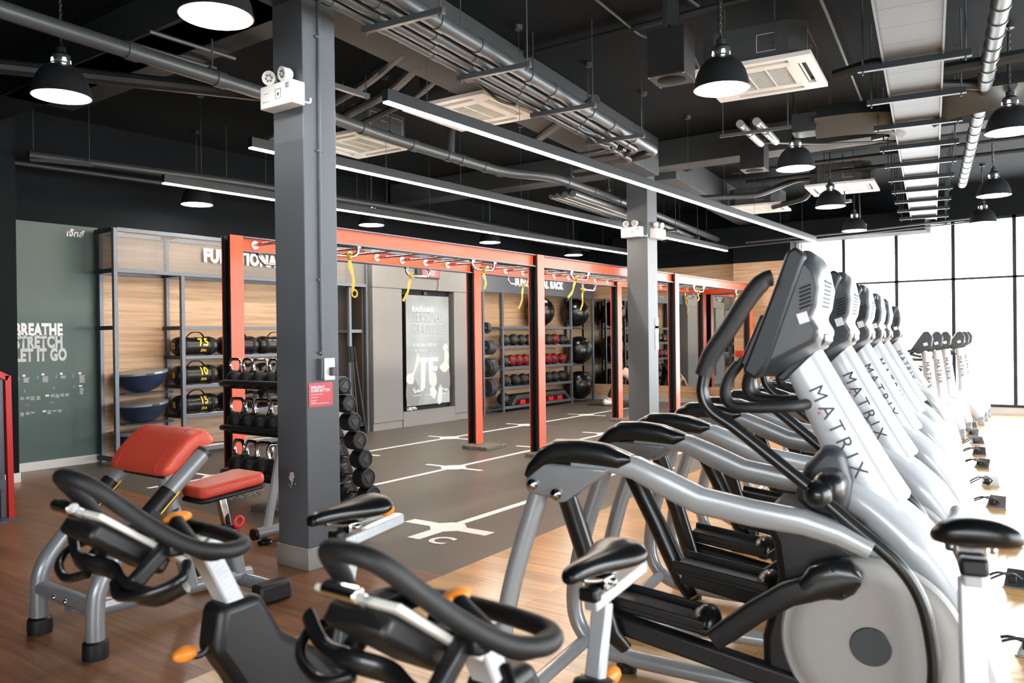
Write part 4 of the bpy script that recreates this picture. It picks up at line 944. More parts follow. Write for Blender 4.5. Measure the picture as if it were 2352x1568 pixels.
# ---- display
t = thing('display_screen', 'tall lit display reading personal training in the grey wall recess', 'display', (9.985, 9.56, 0.335))
SW, SH = 1.145, 1.945
MB().box(0, 0, 0, SW, 0.075, SH).build('bezel', 'matte_black', t, bevel=0.004)
scr = D.materials.new('lit_screen'); scr.use_nodes = True; nt = scr.node_tree; pb_ = nt.nodes['Principled BSDF']
tc = nt.nodes.new('ShaderNodeTexCoord'); nz = nt.nodes.new('ShaderNodeTexNoise'); nz.inputs['Scale'].default_value = 1.6; nz.inputs['Detail'].default_value = 1.5
cr = nt.nodes.new('ShaderNodeValToRGB'); cr.color_ramp.elements[0].position = 0.35; cr.color_ramp.elements[1].position = 0.68
cr.color_ramp.elements[0].color = _s((150, 150, 140))+(1,); cr.color_ramp.elements[1].color = _s((190, 196, 190))+(1,)
nt.links.new(tc.outputs['Object'], nz.inputs['Vector']); nt.links.new(nz.outputs['Fac'], cr.inputs[0]); nt.links.new(cr.outputs[0], pb_.inputs['Emission Color'])
pb_.inputs['Base Color'].default_value = (0.05, 0.05, 0.05, 1); pb_.inputs['Emission Strength'].default_value = 0.5; pb_.inputs['Roughness'].default_value = 0.25
MT['screen'] = scr
for nm_, rgb, s_ in (('scr_white', (250, 250, 248), 0.62), ('scr_skin', (238, 228, 214), 0.6), ('scr_dark', (150, 148, 138), 0.5), ('scr_grey', (150, 152, 150), 0.5)): MT[nm_] = mat('lit_'+nm_, (20, 20, 20), 0.3, emit=rgb, es=s_)
MB().box(0.012, -0.003, 0.012, SW-0.012, 0.001, SH-0.012).build('lit_panel', 'screen', t, smooth=0)
PS = lambda x, z, y=-0.0045: face((x, y, z), (1, 0, 0), (0, 0, 1))
text('slide_lettering', 'ฟิตหุ่นท้าลมฝนกัน', 0.13, 'scr_white', PS(0.16, 1.655), t, bold=0.02, sx=0.62)
for i, (s, z) in enumerate((('PERSONAL', 1.455), ('TRAINING', 1.23))):
    text('slide_lettering', s, 0.285, 'scr_white', PS(0.165, z), t, spacing=1.17, bold=0.03, sx=0.52 if i == 0 else 0.53)
    text('slide_letter_fill', s, 0.285, 'scr_grey', PS(0.165, z, -0.0056), t, spacing=1.17, bold=0.004, sx=0.52 if i == 0 else 0.53)
text('slide_lettering', '10 ครั้ง เพียง 9,000 บาท', 0.085, 'scr_white', PS(0.17, 1.04), t, bold=0.01, sx=0.75)
text('slide_lettering', '1 วันนี้ - 30 มิ.ย. 65', 0.06, 'scr_white', PS(0.17, 0.955), t, sx=0.8)
def shape(poly, mm, y):
    if mm in ('scr_skin', 'scr_dark'): poly = [(v.x, v.y) for v in smooth_path([(a, b, 0) for a, b in poly], 5, True)]
    MB().prism([(p[0], p[1]) for p in poly], (0, y, 0), (1, 0, 0), (0, 0, 1), (0, -0.0008, 0)).build('slide_shape', mm, t, smooth=0)
shape([(0.02, 0.55), (0.17, 0.6), (0.24, 0.78), (0.28, 0.93), (0.33, 0.86), (0.3, 0.72), (0.2, 0.56), (0.17, 0.4), (0.02, 0.42)], 'scr_skin', -0.0036)
shape([(0.02, 0.44), (0.2, 0.46), (0.32, 0.3), (0.3, 0.06), (0.02, 0.06)], 'scr_dark', -0.0034)
shape([(0.33, 0.76), (0.33, 0.84), (0.56, 0.84), (0.56, 0.76), (0.49, 0.76), (0.47, 0.3), (0.36, 0.3), (0.38, 0.76)], 'scr_white', -0.0046)
shape([(0.58, 0.84), (0.83, 0.84), (0.83, 0.77), (0.68, 0.77), (0.68, 0.68), (0.8, 0.68), (0.8, 0.6), (0.66, 0.6), (0.62, 0.5), (0.58, 0.5)], 'scr_white', -0.0046)
shape([(0.86, 0.66), (0.98, 0.76), (1.0, 0.92), (1.08, 0.96), (1.12, 0.86), (1.09, 0.74), (1.12, 0.64), (1.0, 0.56)], 'scr_skin', -0.0050)
shape([(0.96, 1.02), (1.0, 1.08), (1.07, 1.08), (1.1, 1.0), (1.04, 0.94), (0.98, 0.95)], 'scr_white', -0.0052)
shape([(0.76, 0.4), (0.8, 0.6), (0.94, 0.66), (1.12, 0.62), (1.12, 0.24), (0.8, 0.22)], 'scr_dark', -0.0042)
shape([(0.57, 0.44), (0.6, 0.55), (0.7, 0.58), (0.77, 0.52), (0.78, 0.38), (0.72, 0.32), (0.62, 0.34)], 'scr_skin', -0.0054)
shape([(0.6, 0.3), (0.7, 0.32), (0.78, 0.22), (0.72, 0.1), (0.62, 0.16)], 'scr_white', -0.0052)
shape([(0.8, 0.02), (0.84, 0.24), (0.93, 0.24), (0.9, 0.02)], 'scr_skin', -0.0048)
for x, s in ((0.16, 'Individualised Plan'), (0.47, 'Goal Setting'), (0.8, 'Training Program')): text('slide_caption', s, 0.03, 'scr_white', PS(x, 0.175, -0.006), t, bold=0.01)
m = MB()
for bx in (0.16, 0.82):
    for q in range(9): a = bx+0.03*q; m.prism([(0, 0), (0.03, 0.01), (0.022, 0.1*random.uniform(.4, 1.2))], (a, -0.0062, 0.22+random.uniform(0, .05)), (1, 0, 0), (0, 0, 1), (0, -0.0005, 0))
m.build('slide_sketch', 'scr_white', t, smooth=0)
t = thing('cable_tangle', 'tangle of white cables on the ledge below the display', 'cables', (10.12, 9.6, 0.263))
for q in range(5): MB().tube(smooth_path([(random.uniform(-.12, .15), random.uniform(-.05, .03), 0.012+random.uniform(0, .05)) for i in range(6)], 5), 0.008, 6).build('cable', 'white', t)
tag(MB().cbox((10.56, 9.635, 2.31), (0.1, 0.05, 0.07)).build('wall_socket', 'black', bevel=0.005), 'small black wall socket above the display', 'socket')
t = thing('exit_sign', 'lit red exit sign on the grey wall above the display', 'sign', (10.5, 9.5, 2.67))
MB().cbox((0, 0, 0), (0.6, 0.04, 0.2)).build('case', 'dark_steel', t, bevel=0.004); MT['exit_red'] = mat('lit_red_face', (200, 60, 60), 0.4, emit=(238, 84, 84), es=0.6)
MB().cbox((0.06, -0.021, 0.005), (0.44, 0.004, 0.15)).build('lit_face', 'exit_red', t); text('lettering', 'EXIT', 0.14, 'scr_white', face((0.07, -0.0245, -0.04), (1, 0, 0), (0, 0, 1)), t, bold=0.02, sx=0.8, align='CENTER')
MB().tube(smooth_path([(0.27, 0.0, -0.1), (0.29, 0.01, -0.2), (0.26, 0.012, -0.3), (0.28, 0.03, -0.38)], 4), 0.005, 6).build('cable', 'black', t)

# ---- right rack with balls
Y2, Y2B = 9.66, 10.12
t = thing('ball_rack', 'grey steel ball rack with lettered header, right of the display', 'shelving')
for x in (12.26, 12.90, 15.52, 16.50): MB().box(x, Y2, 0, x+0.05, Y2+B, 2.42).build('front_post', 'steel_frame', t, bevel=0.003)
for x in (12.3, 13.45, 14.7, 15.95): MB().box(x, Y2B-0.05, 0, x+0.05, Y2B, 2.42).build('rear_post', 'dark_steel', t)
MB().box(12.02, Y2, 2.47, 16.55, Y2B, 2.77).build('header_panel', 'steel_frame', t); MB().box(12.02, Y2-0.004, 2.42, 16.55, Y2+B, 2.47).build('header_rail', 'steel_frame', t)
text('header_lettering', 'FUNCTIONAL RACK', 0.22, 'white_print', face((13.33, Y2-0.012, 2.585), (1, 0, 0), (0, 0, 1)), t, bold=0.055, sx=0.84, depth=0.006, spacing=1.1)
for z in (1.69, 1.29, 0.86, 0.46, 0.06):
    MB().box(12.95, Y2, z, 15.52, Y2+B, z+0.055).box(12.95, Y2B-0.1, z, 15.52, Y2B-0.05, z+0.05).build('shelf_rail', 'steel_frame', t, bevel=0.002)
    MB().box(12.95, Y2+B, z, 15.52, Y2B-0.1, z+0.012).build('shelf_plate', 'dark_steel', t); MB().box(12.3, Y2, z, 12.9, Y2+0.03, z+0.04).build('side_rail', 'dark_steel', t)
for z in (1.72, 0.86, 0.05):
    MB().tube([V(16.05+0.24*math.cos(a), 9.80+0.14*math.sin(a), z) for a in [2*PI*i/24 for i in range(24)]], 0.014, 8, True).build('ball_ring', 'steel_frame', t)
    MB().box(15.57, 9.9, z-0.02, 16.5, 9.93, z).build('ring_bar', 'dark_steel', t)
for z in (1.71, 1.32, 0.92, 0.52): MB().cyl((12.36, 9.74, z), (12.92, 9.74, z), 0.02, n=12).build('plate_horn', 'steel', t)
def ball(r, n, lab, m_='ball', valve=None):
    b = thing(n, lab, 'ball')
    MB().sphere((0, 0, 0), r, 40, 24).build('skin', m_, b, smooth=80)
    return b
def stab(lab, loc, num=None, rz=0.0):
    b = ball(0.325, 'stability_ball', lab); b['group'] = 'large stability balls'
    m = MB()
    for q in range(-3, 4): m.lathe([(0.325*math.cos(q*0.16)+0.0015, 0.325*math.sin(q*0.16)-0.003), (0.325*math.cos(q*0.16)+0.0015, 0.325*math.sin(q*0.16)+0.003)], 48, caps=False)
    m.xf(Matrix.Rotation(PI/2, 4, 'Y')).build('grip_rib', 'ball', b)
    if num:
        for s, sz, dz in ((num, 0.13, -0.04), ('ZIVA', 0.035, -0.095)):
            me = densify(text_mesh(s, sz, bold=0.04, sx=0.75, align='CENTER'), 0.03)
            for v in me.vertices:
                a, e = v.co.x/0.328, (v.co.y+dz)/0.328; v.co = V(0.328*math.cos(e)*math.sin(a), -0.328*math.cos(e)*math.cos(a), 0.328*math.sin(e))
            me.materials.clear(); me.materials.append(MT['yellow_print']); o = D.objects.new('printed_number', me); COL.objects.link(o); o.parent = b; o.rotation_euler = (0, 0, 0)
    b.location = loc; b.rotation_euler = (0, 0, rz); return b
stab('large black stability ball on the top shelf behind the third near rig post', (14.45, 9.80, 2.075), None)
stab('large black stability ball printed 65 in yellow, top of the rack corner', (15.93, 9.80, 2.075), '65', 0.35)
stab('large black stability ball on the middle ring at the rack corner', (16.06, 9.80, 1.205), None)
stab('large black stability ball on the floor ring at the rack corner', (16.06, 9.80, 0.39), None)
ord_ = ['first', 'second', 'third', 'fourth', 'fifth', 'sixth', 'seventh', 'eighth', 'ninth', 'tenth']
def row(z, xs, fam, kinds, nm_, shelf):
    for i, x in enumerate(xs):
        k = kinds[i]
        r = (0.115, 0.12, 0.12)[k]; base = 'plain black slam ball' if k == 0 else 'red and black medicine ball' if k == 1 else 'black medicine ball with a yellow badge'
        b = ball(r, 'medicine_ball' if k else 'slam_ball', f'{base} on the {shelf} ball shelf, {ord_[i]} from the left', 'slam'); b['group'] = fam
        b.location = (x, 9.78, z+0.056+r); 
        if k == 1:
            m = MB()
            for q in range(5):
                a = q*2*PI/5; m.prism([(0.105*math.cos(a+s), 0.105*math.sin(a+s)) for s in (-0.56, -0.28, 0, 0.28, 0.56)]+[(0.06*math.cos(a+0.3), 0.06*math.sin(a+0.3)), (0.015*math.cos(a), 0.015*math.sin(a)), (0.06*math.cos(a-0.3), 0.06*math.sin(a-0.3))], (0, 0, 0), (1, 0, 0), (0, 0, 1), (0, -0.001, 0))
            bmesh.ops.triangulate(m.b, faces=m.b.faces)
            for _ in range(2): bmesh.ops.subdivide_edges(m.b, edges=list(m.b.edges), cuts=1); bmesh.ops.triangulate(m.b, faces=m.b.faces)
            # wrap the star onto the sphere
            for v in m.b.verts:
                d = V(v.co.x, 0, v.co.z); rho = d.length
                ang = rho/r*1.25; dn_ = d.normalized() if rho > 1e-6 else V(1, 0, 0)
                v.co = dn_*(r*1.012*math.sin(ang)) + V(0, -1, 0)*(r*1.012*math.cos(ang))
            m.build('red_panel', 'red', b, smooth=0); b.rotation_euler = (random.uniform(-.3, .3), random.uniform(0, 1.2), random.uniform(-0.75, -0.1))
        else:
            MB().lathe([(0.0, 0), (0.022, 0)], 16, M=Matrix.Translation((0.5*r, -r*0.88, -0.1*r)) @ Matrix.Rotation(0.5, 4, 'Z') @ Matrix.Rotation(PI/2, 4, 'X')).build('badge', 'yellow_print', b, smooth=0)
            b.rotation_euler = (0, random.uniform(-.4, .4), random.uniform(-0.4, 0.2))
row(1.29, (13.12, 13.42, 13.70, 13.98, 14.3, 14.72, 15.0, 15.28), 'balls on the upper rack shelf', (0, 2, 0, 0, 0, 2, 1, 0), '', 'upper')
row(0.86, (13.1, 13.34, 13.58, 13.83, 14.1, 14.42, 14.70, 14.96, 15.28), 'balls on the middle rack shelf', (0, 1, 1, 1, 1, 1, 1, 1, 1), '', 'middle')
row(0.46, (13.13, 13.46, 13.75, 14.02, 14.36, 14.70, 14.98, 15.27), 'balls on the lower rack shelf', (2, 2, 2, 0, 0, 0, 0, 2), '', 'lower')
t = thing('step_platform', 'grey step platform with red risers on the bottom rack shelf', 'step', (14.3, 9.8, 0.115))
MB().box(-0.95, -0.16, 0.1, 0.95, 0.16, 0.2).build('deck', 'graphite', t, bevel=0.03, bseg=3); MB().box(-0.93, -0.14, 0.2, 0.93, 0.14, 0.212).build('top_mat', 'black', t)
for x in (-0.72, -0.35, 0.35, 0.72): MB().box(x-0.09, -0.15, 0.002, x+0.09, 0.15, 0.1).build('riser', 'red', t, bevel=0.015)
for s in (-1, 1): MB().prism([(s*0.95, 0.19), (s*1.12, 0.02), (s*1.04, 0.0), (s*0.9, 0.11)], (0, -0.15, 0), (1, 0, 0), (0, 0, 1), (0, 0.3, 0)).build('end_leg', 'graphite', t, bevel=0.01)
tag(MB().sphere((13.12, 9.83, 0.255), 0.13, 28, 16).build('slam_ball', 'slam', smooth=80), 'black slam ball on the bottom shelf behind the step platform', 'ball')
# weight plates on the horns
for i, (z, r, n) in enumerate(((1.71, 0.115, 2), (1.32, 0.145, 5), (0.92, 0.17, 4), (0.52, 0.185, 4))):
    for q in range(n):
        rr = r*(1.0 if q == 0 or i != 2 else 1.12)
        w = thing('weight_plate', ['smallest plates, top horn', 'plates on the second horn', 'plates on the third horn', 'largest plates, bottom horn'][i].replace('plates', 'black weight plate').replace('weight plate ', 'weight plate ') + (', ' + ['front', 'second', 'third', 'fourth', 'rear'][q]) , 'weight plate', (12.43+0.045*q, 9.74, z), -PI/2, 'weight plates on the rack end')
        M = Matrix.Rotation(PI/2, 4, 'X')
        MB().lathe([(0.024, -0.02), (rr*0.35, -0.02), (rr*0.38, -0.012), (rr*0.78, -0.012), (rr*0.82, -0.02), (rr*0.97, -0.02), (rr, -0.012), (rr, 0.012), (rr*0.97, 0.02), (0.024, 0.02)], 36, M=M, caps=False).build('disc', 'graphite', w)
        MB().lathe([(0.021, -0.024), (0.034, -0.024), (0.034, 0.024), (0.021, 0.024)], 20, M=M, caps=False).build('hub_ring', 'steel', w)
        if q == 0:
            m = MB()
            for a in range(3): m.prism([(rr*0.42*math.cos(a*2.09+s)*k_, rr*0.42*math.sin(a*2.09+s)*k_) for s, k_ in ((-0.45, 1), (-0.35, 1.75), (0.35, 1.75), (0.45, 1))], (0, -0.0125, 0), (1, 0, 0), (0, 0, 1), (0, -0.001, 0))
            m.build('grip_hole', 'matte_black', w, smooth=0)
            text('printed_number', ['1.25', '2.5', '5', '10'][i], 0.045, 'grey_print', face((0, -0.0205, rr*0.82 if False else -rr*0.95), (1, 0, 0), (0, 0, 1)), w, bold=0.02, align='CENTER')
tag(MB().cbox((16.82, 9.15, 0.24), (0.03, 0.2, 0.09)).build('wall_socket', 'black', bevel=0.006), 'black socket on the wood strip below the mirror', 'socket')
# ---- tray, bottle and red box by the last far post
t = thing('wall_tray', 'black tray fixed to the last far rig post', 'tray')
MB().prism([(0, 0.02), (0.04, -0.03), (0.46, -0.03), (0.5, 0.02)], (16.24, 6.66, 1.11), (1, 0, 0), (0, 0, 1), (0, 0.2, 0)).build('tray', 'black', t, bevel=0.004)
t = thing('water_bottle', 'clear water bottle standing on the black tray', 'bottle', (16.6, 6.76, 1.131))
MB().lathe([(0.0, 0), (0.032, 0), (0.034, 0.02), (0.031, 0.08), (0.034, 0.12), (0.03, 0.16), (0.013, 0.19), (0.013, 0.2)], 18).build('bottle_body', 'silver_light', t); MB().lathe([(0.015, 0.2), (0.015, 0.218), (0, 0.218)], 14).build('bottle_cap', 'white', t)
tag(MB().cbox((16.45, 5.9, 1.12), (0.06, 0.5, 0.12)).build('wall_notice', 'red', bevel=0.004), 'red notice on the oak pier behind the elliptical handles', 'sign')
t = thing('exercise_mat', 'thin black exercise mat under the person by the mirror', 'mat')
MB().prism([(15.25, 9.1), (15.0, 7.75), (15.75, 7.6), (16.0, 8.95)], (0, 0, 0.0), (1, 0, 0), (0, 1, 0), (0, 0, 0.012)).build('mat', 'black', t)

# ---- person bending forward by the mirror
def skinned(name, verts, edges, radii, m, parent=None, sub=2, root=0):
    me = D.meshes.new(name); me.from_pydata([tuple(v) for v in verts], edges, []); o = D.objects.new(name, me); COL.objects.link(o)
    me.materials.append(MT[m])
    sk = o.modifiers.new('skin', 'SKIN'); sk.use_smooth_shade = True
    for i, r in enumerate(radii):
        v = me.skin_vertices[0].data[i]; v.radius = (r, r) if not isinstance(r, tuple) else r; v.use_root = (i == root)
    s = o.modifiers.new('sub', 'SUBSURF'); s.levels = sub; s.render_levels = sub
    if parent: o.parent = parent
    return o
pr = thing('person', 'person in black sportswear bending forward, hands to the floor, by the mirror', 'person', (15.40, 8.70, 0.012), math.atan2(-0.807, 0.59))
# local x runs from the feet toward the hands, local y to the person's left
vs = [(0.30, 0, 0.74), (0.40, 0, 0.72), (0.54, 0, 0.62), (0.70, 0, 0.47), (0.77, 0, 0.39), (0.80, 0, 0.32)]
es = [(0, 1), (1, 2), (2, 3), (3, 4), (4, 5)]; ra = [0.13, 0.12, 0.115, 0.12, 0.06, 0.05]
for s in (-1, 1):
    b = len(vs); vs += [(0.29, s*0.09, 0.68), (0.20, s*0.10, 0.40), (0.04, s*0.11, 0.09), (0.0, s*0.11, 0.04), (0.16, s*0.12, 0.025)]; es += [(0, b), (b, b+1), (b+1, b+2), (b+2, b+3), (b+3, b+4)]; ra += [0.085, 0.06, 0.04, 0.035, 0.03]
    b = len(vs); vs += [(0.72, s*0.16, 0.46), (0.82, s*0.19, 0.24), (0.90, s*0.17, 0.06), (0.93, s*0.17, 0.025)]; es += [(3, b), (b, b+1), (b+1, b+2), (b+2, b+3)]; ra += [0.055, 0.042, 0.03, 0.026]
    for q in range(5):
        c = len(vs); dy = (q-2)*0.018; L = (0.055, 0.075, 0.08, 0.074, 0.06)[q]; vs += [(0.945, s*0.17+dy, 0.014), (0.945+L, s*0.17+dy*1.4, 0.012)]; es += [(b+3, c), (c, c+1)]; ra += [0.01, 0.0075]
skinned('body', vs, es, ra, 'skin', pr)
MB().sphere((0.84, 0, 0.22), 0.098, 24, 16, (0.9, 0.78, 1.15)).build('head', 'skin', pr, smooth=80)
MB().sphere((0.80, 0, 0.21), 0.104, 24, 16, (0.8, 0.85, 1.1)).build('hair', 'hair', pr, smooth=80)
MB().tube(smooth_path([(0.78, 0, 0.14), (0.76, 0.02, 0.06), (0.79, 0.02, 0.03)], 4), [0.03]*8+[0.012], 10).build('ponytail', 'hair', pr)
MB().cyl((0.925, 0, 0.2), (0.945, 0, 0.19), 0.014, 0.008, 8).build('nose', 'skin', pr)
lv = [(0.30, 0, 0.745), (0.37, 0, 0.735)]; le = [(0, 1)]; lr = [0.137, 0.127]
for s in (-1, 1):
    b = len(lv); lv += [(0.29, s*0.09, 0.68), (0.20, s*0.10, 0.40), (0.055, s*0.11, 0.13)]; le += [(0, b), (b, b+1), (b+1, b+2)]; lr += [0.093, 0.068, 0.047]
skinned('leggings', lv, le, lr, 'cloth_black', pr)
skinned('sports_top', [(0.58, 0, 0.585), (0.70, 0, 0.475), (0.73, 0, 0.44)], [(0, 1), (1, 2)], [0.122, 0.128, 0.1], 'cloth_black', pr)
for s in (-1, 1):
    MB().loft([[(x+0.02, s*0.11+w*math.cos(a), max(0.001, h0+h*math.sin(a))) for a in [2*PI*i/12 for i in range(12)]] for x, w, h, h0 in ((-0.08, 0.03, 0.035, 0.04), (-0.05, 0.045, 0.06, 0.06), (0.04, 0.046, 0.055, 0.056), (0.12, 0.05, 0.04, 0.042), (0.18, 0.045, 0.03, 0.032), (0.205, 0.02, 0.015, 0.025))]).build('shoe', 'shoe', pr, smooth=60)

# ================================================================ elliptical trainers
def ring_section(c, t, n, w, h, k=12, p=3.2):
    """rounded-rectangle cross-section, half sizes w (along local y) and h (along n)"""
    out = []
    for i in range(k):
        a = 2*PI*i/k; ca, sa = math.cos(a), math.sin(a)
        out.append(V(c) + V(0, 1, 0)*w*math.copysign(abs(ca)**(2/p), ca) + V(n)*h*math.copysign(abs(sa)**(2/p), sa))
    return out
def blade(path, ws, hs, y=0.0, k=16, p=3.2):
    """loft of rounded rectangles along an XZ path"""
    P = [V(a, y, b) for a, b in path]; secs = []
    for i in range(len(P)):
        t = (P[min(i+1, len(P)-1)]-P[max(i-1, 0)]).normalized(); n = V(-t.z, 0, t.x)
        secs.append(ring_section(P[i], t, n, ws[i] if isinstance(ws, (list, tuple)) else ws, hs[i] if isinstance(hs, (list, tuple)) else hs, k, p))
    return MB().loft(secs)
def xz(poly, y0, y1): return MB().prism(poly, (0, y0, 0), (1, 0, 0), (0, 0, 1), (0, y1-y0, 0))
def elliptical():
    t = thing('elliptical_trainer', 'x', 'elliptical trainer')
    # rear legs running into the base rails
    for s in (-1, 1):
        MB().tube(smooth_path([(-0.085, s*0.345, 0.95), (-0.11, s*0.345, 0.88), (-0.19, s*0.345, 0.65), (-0.245, s*0.345, 0.44), (-0.265, s*0.345, 0.27), (-0.235, s*0.34, 0.155), (-0.15, s*0.33, 0.085), (0.0, s*0.32, 0.06), (0.4, s*0.3, 0.055), (1.2, s*0.28, 0.055)], 5), 0.037, 14).build('rear_leg', 'silver', t, smooth=60)
        MB().lathe([(0.0, 0), (0.045, 0), (0.045, 0.03), (0.03, 0.045)], 16, (0.0, s*0.32, 0)).build('foot', 'black', t)
        # hinge plate, upper arm and its black cap
        pl = xz([(-0.138, 0.93), (-0.138, 0.965), (-0.06, 1.03), (0.2, 1.022), (0.17, 1.0), (0.07, 0.925), (0.03, 0.893), (0.0, 0.885), (-0.03, 0.9), (-0.12, 0.912)], s*0.345-0.042, s*0.345+0.042).build('hinge_plate', 'silver_mid', t, bevel=0.008)
        for bx, bz in ((-0.104, 0.948), (-0.007, 0.918)):
            M = Matrix.Translation((bx, s*0.345, bz)) @ Matrix.Rotation(PI/2, 4, 'X')
            MB().lathe([(0.0, -0.062), (0.012, -0.061), (0.021, -0.052), (0.023, -0.043), (0.023, 0.043), (0.021, 0.052), (0.0, 0.062)], 16, M=M).build('hinge_bolt', 'chrome', pl)
        blade([(0.05, 1.045), (0.18, 1.045), (0.29, 1.03), (0.4, 0.982), (0.52, 0.932), (0.7, 0.905), (0.86, 0.89), (0.97, 0.862), (1.06, 0.822)], 0.037, [0.028, 0.034, 0.042, 0.047, 0.047, 0.044, 0.041, 0.036, 0.03], s*0.345).build('upper_arm', 'silver', t, smooth=60)
        cap = [(-0.145, 0.965), (-0.115, 1.02), (-0.06, 1.085), (0.0, 1.12), (0.07, 1.118), (0.19, 1.102), (0.285, 1.07)]
        blade([(-0.14, 0.975), (-0.115, 1.005), (-0.06, 1.052), (-0.01, 1.075), (0.08, 1.075), (0.17, 1.068), (0.235, 1.056), (0.28, 1.062)], [0.036, 0.045, 0.048, 0.048, 0.048, 0.048, 0.047, 0.043], [0.012, 0.026, 0.04, 0.046, 0.046, 0.043, 0.034, 0.012], s*0.345, p=3).build('arm_cap', 'satin', t, smooth=60)
        # hanging link and pedal
        ph = 0.0 if s < 0 else 0.13
        a = V(0.02, s*0.345, 0.9); b = V(0.165+ph*0.8, s*0.30, 0.40+ph*0.35)
        MB().tube([a, a.lerp(b, 0.5)+V(0.004, 0, 0), b, b+V(0.05, -s*0.03, -0.06)], [0.042, 0.042, 0.042, 0.03], 14, flat=(0.6, 1.0), up=(1, 0, 0)).build('swing_link', 'satin', t, smooth=60)
        pd = MB().bar((0.12+ph*1.3, s*0.23, 0.43+ph*0.5), (0.86, s*0.23, 0.30 if s < 0 else 0.40), 0.06, 0.075).build('pedal_arm', 'black', t, bevel=0.012)
        px, pz = 0.12+ph*1.3, 0.475+ph*0.5
        Mp = Matrix.Translation((px, s*0.16, pz)) @ Matrix.Rotation(0.13, 4, 'Y')
        p_ = MB().box(0, -0.09, 0, 0.40, 0.09, 0.03, Mp).build('pedal', 'black', t, bevel=0.01)
        MB().box(0, -0.095, 0.02, 0.38, -0.08, 0.055, Mp).box(0, 0.08, 0.02, 0.38, 0.095, 0.055, Mp).build('pedal_rim', 'black', p_, bevel=0.006)
        MB().sphere((0.37, 0, 0.03), 0.075, 20, 12, (0.7, 1.1, 0.75)).xf(Mp).build('toe_bumper', 'satin', p_, smooth=80)
    MB().cyl((-0.2, -0.33, 0.1), (-0.2, 0.33, 0.1), 0.03, n=14).build('cross_tube', 'silver', t)
    # central drive housing
    hs = [(0.71, 0.03), (0.70, 0.45), (0.755, 0.66), (0.74, 0.78), (0.69, 0.88), (0.86, 0.86), (1.0, 0.80), (1.18, 0.70), (1.32, 0.52), (1.385, 0.3), (1.38, 0.03)]
    xz(hs, -0.235, 0.235).build('drive_housing', 'black', t, bevel=0.03, bseg=3)
    for s in (-1, 1):
        M = Matrix.Translation((1.05, s*0.235, 0.49)) @ Matrix.Rotation(s*-PI/2, 4, 'X')
        d = MB().lathe([(0.0, 0.03), (0.20, 0.034), (0.243, 0.034), (0.25, 0.03), (0.272, 0.03), (0.28, 0.022), (0.283, 0.0)], 56, M=M, caps=False).build('drive_disc', 'disc', t, smooth=30)
        MB().lathe([(0.0, 0.036), (0.06, 0.036), (0.063, 0.033)], 36, M=M).build('disc_hub', 'graphite', d)
        # crank with its cover
        yy = s*0.30
        cc = blade([(0.86, 0.655), (0.90, 0.69), (0.95, 0.705), (1.0, 0.718), (1.028, 0.715)], 0.035, [0.04, 0.062, 0.07, 0.055, 0.02], yy, p=2.4).build('crank_cover', 'satin', t, smooth=60)
        for bx, bz in ((0.945, 0.742), (0.975, 0.665)): MB().sphere((bx, yy-0.036 if s < 0 else yy+0.036, bz), 0.006, 8, 6).build('screw', 'matte_black', cc)
        blade([(0.88, 0.668), (0.80, 0.635), (0.70, 0.565), (0.60, 0.48), (0.55, 0.44)], 0.022, [0.045, 0.042, 0.04, 0.04, 0.036], yy).build('crank_arm', 'black', t, smooth=60)
    # big front bow
    bow = smooth_path([(0.93, 0, 0.965), (1.04, 0, 0.905), (1.15, 0, 0.815), (1.25, 0, 0.69), (1.33, 0, 0.53), (1.385, 0, 0.35), (1.41, 0, 0.18), (1.415, 0, 0.03)], 4)
    n_ = len(bow)
    blade([(p.x, p.z) for p in bow], [0.13+0.06*min(1, i/9) for i in range(n_)], [0.055+0.02*math.sin(PI*i/(n_-1)) for i in range(n_)], 0, 24, 3.4).build('front_bow', 'silver_light', t, smooth=60)
    xz([(0.99, 0.77), (1.02, 0.86), (1.13, 0.76), (1.23, 0.64), (1.3, 0.5), (1.25, 0.5), (1.15, 0.63), (1.06, 0.71)], -0.215, 0.215).build('bow_inner_cover', 'silver_mid', t, bevel=0.012)
    # mast
    mast = [(1.075, 0.90), (1.02, 1.0), (0.955, 1.13), (0.885, 1.27), (0.81, 1.42)]
    blade(mast, [0.115, 0.11, 0.103, 0.098, 0.095], [0.098, 0.092, 0.084, 0.076, 0.07], 0, 24, 4).build('mast', 'silver_light', t, smooth=60)
    dv = V(mast[3][0]-mast[1][0], 0, mast[3][1]-mast[1][1]).normalized()
    down = -dv; across = V(dv.z, 0, -dv.x)
    me = densify(text_mesh('MATRIX', 0.072, spacing=1.45), 0.03); me.transform(Matrix.Translation((0.006, 0, -0.004)) @ face((0.838, 0, 1.312), down, across))
    for v in me.vertices: v.co.y = -(0.0985 + 0.0152*(1.27-v.co.z)/0.27 + 0.007)
    me.materials.clear(); me.materials.append(MT['dark_print']); o_ = D.objects.new('mast_lettering', me); COL.objects.link(o_); o_.parent = t
    MB().prism([(0, 0), (0.006, 0.01), (0.012, 0)], tuple(V(0.838, -0.1055, 1.312)+down*0.09-across*0.006), down, across, (0, -0.001, 0)).build('red_accent', 'red', t, smooth=0)
    # lower dark knuckle of the moving arms
    xz([(0.80, 0.93), (0.84, 1.05), (0.90, 1.12), (0.96, 1.11), (0.99, 1.0), (0.98, 0.9), (0.88, 0.88)], -0.19, 0.19).build('pivot_housing', 'graphite', t, bevel=0.03, bseg=3)
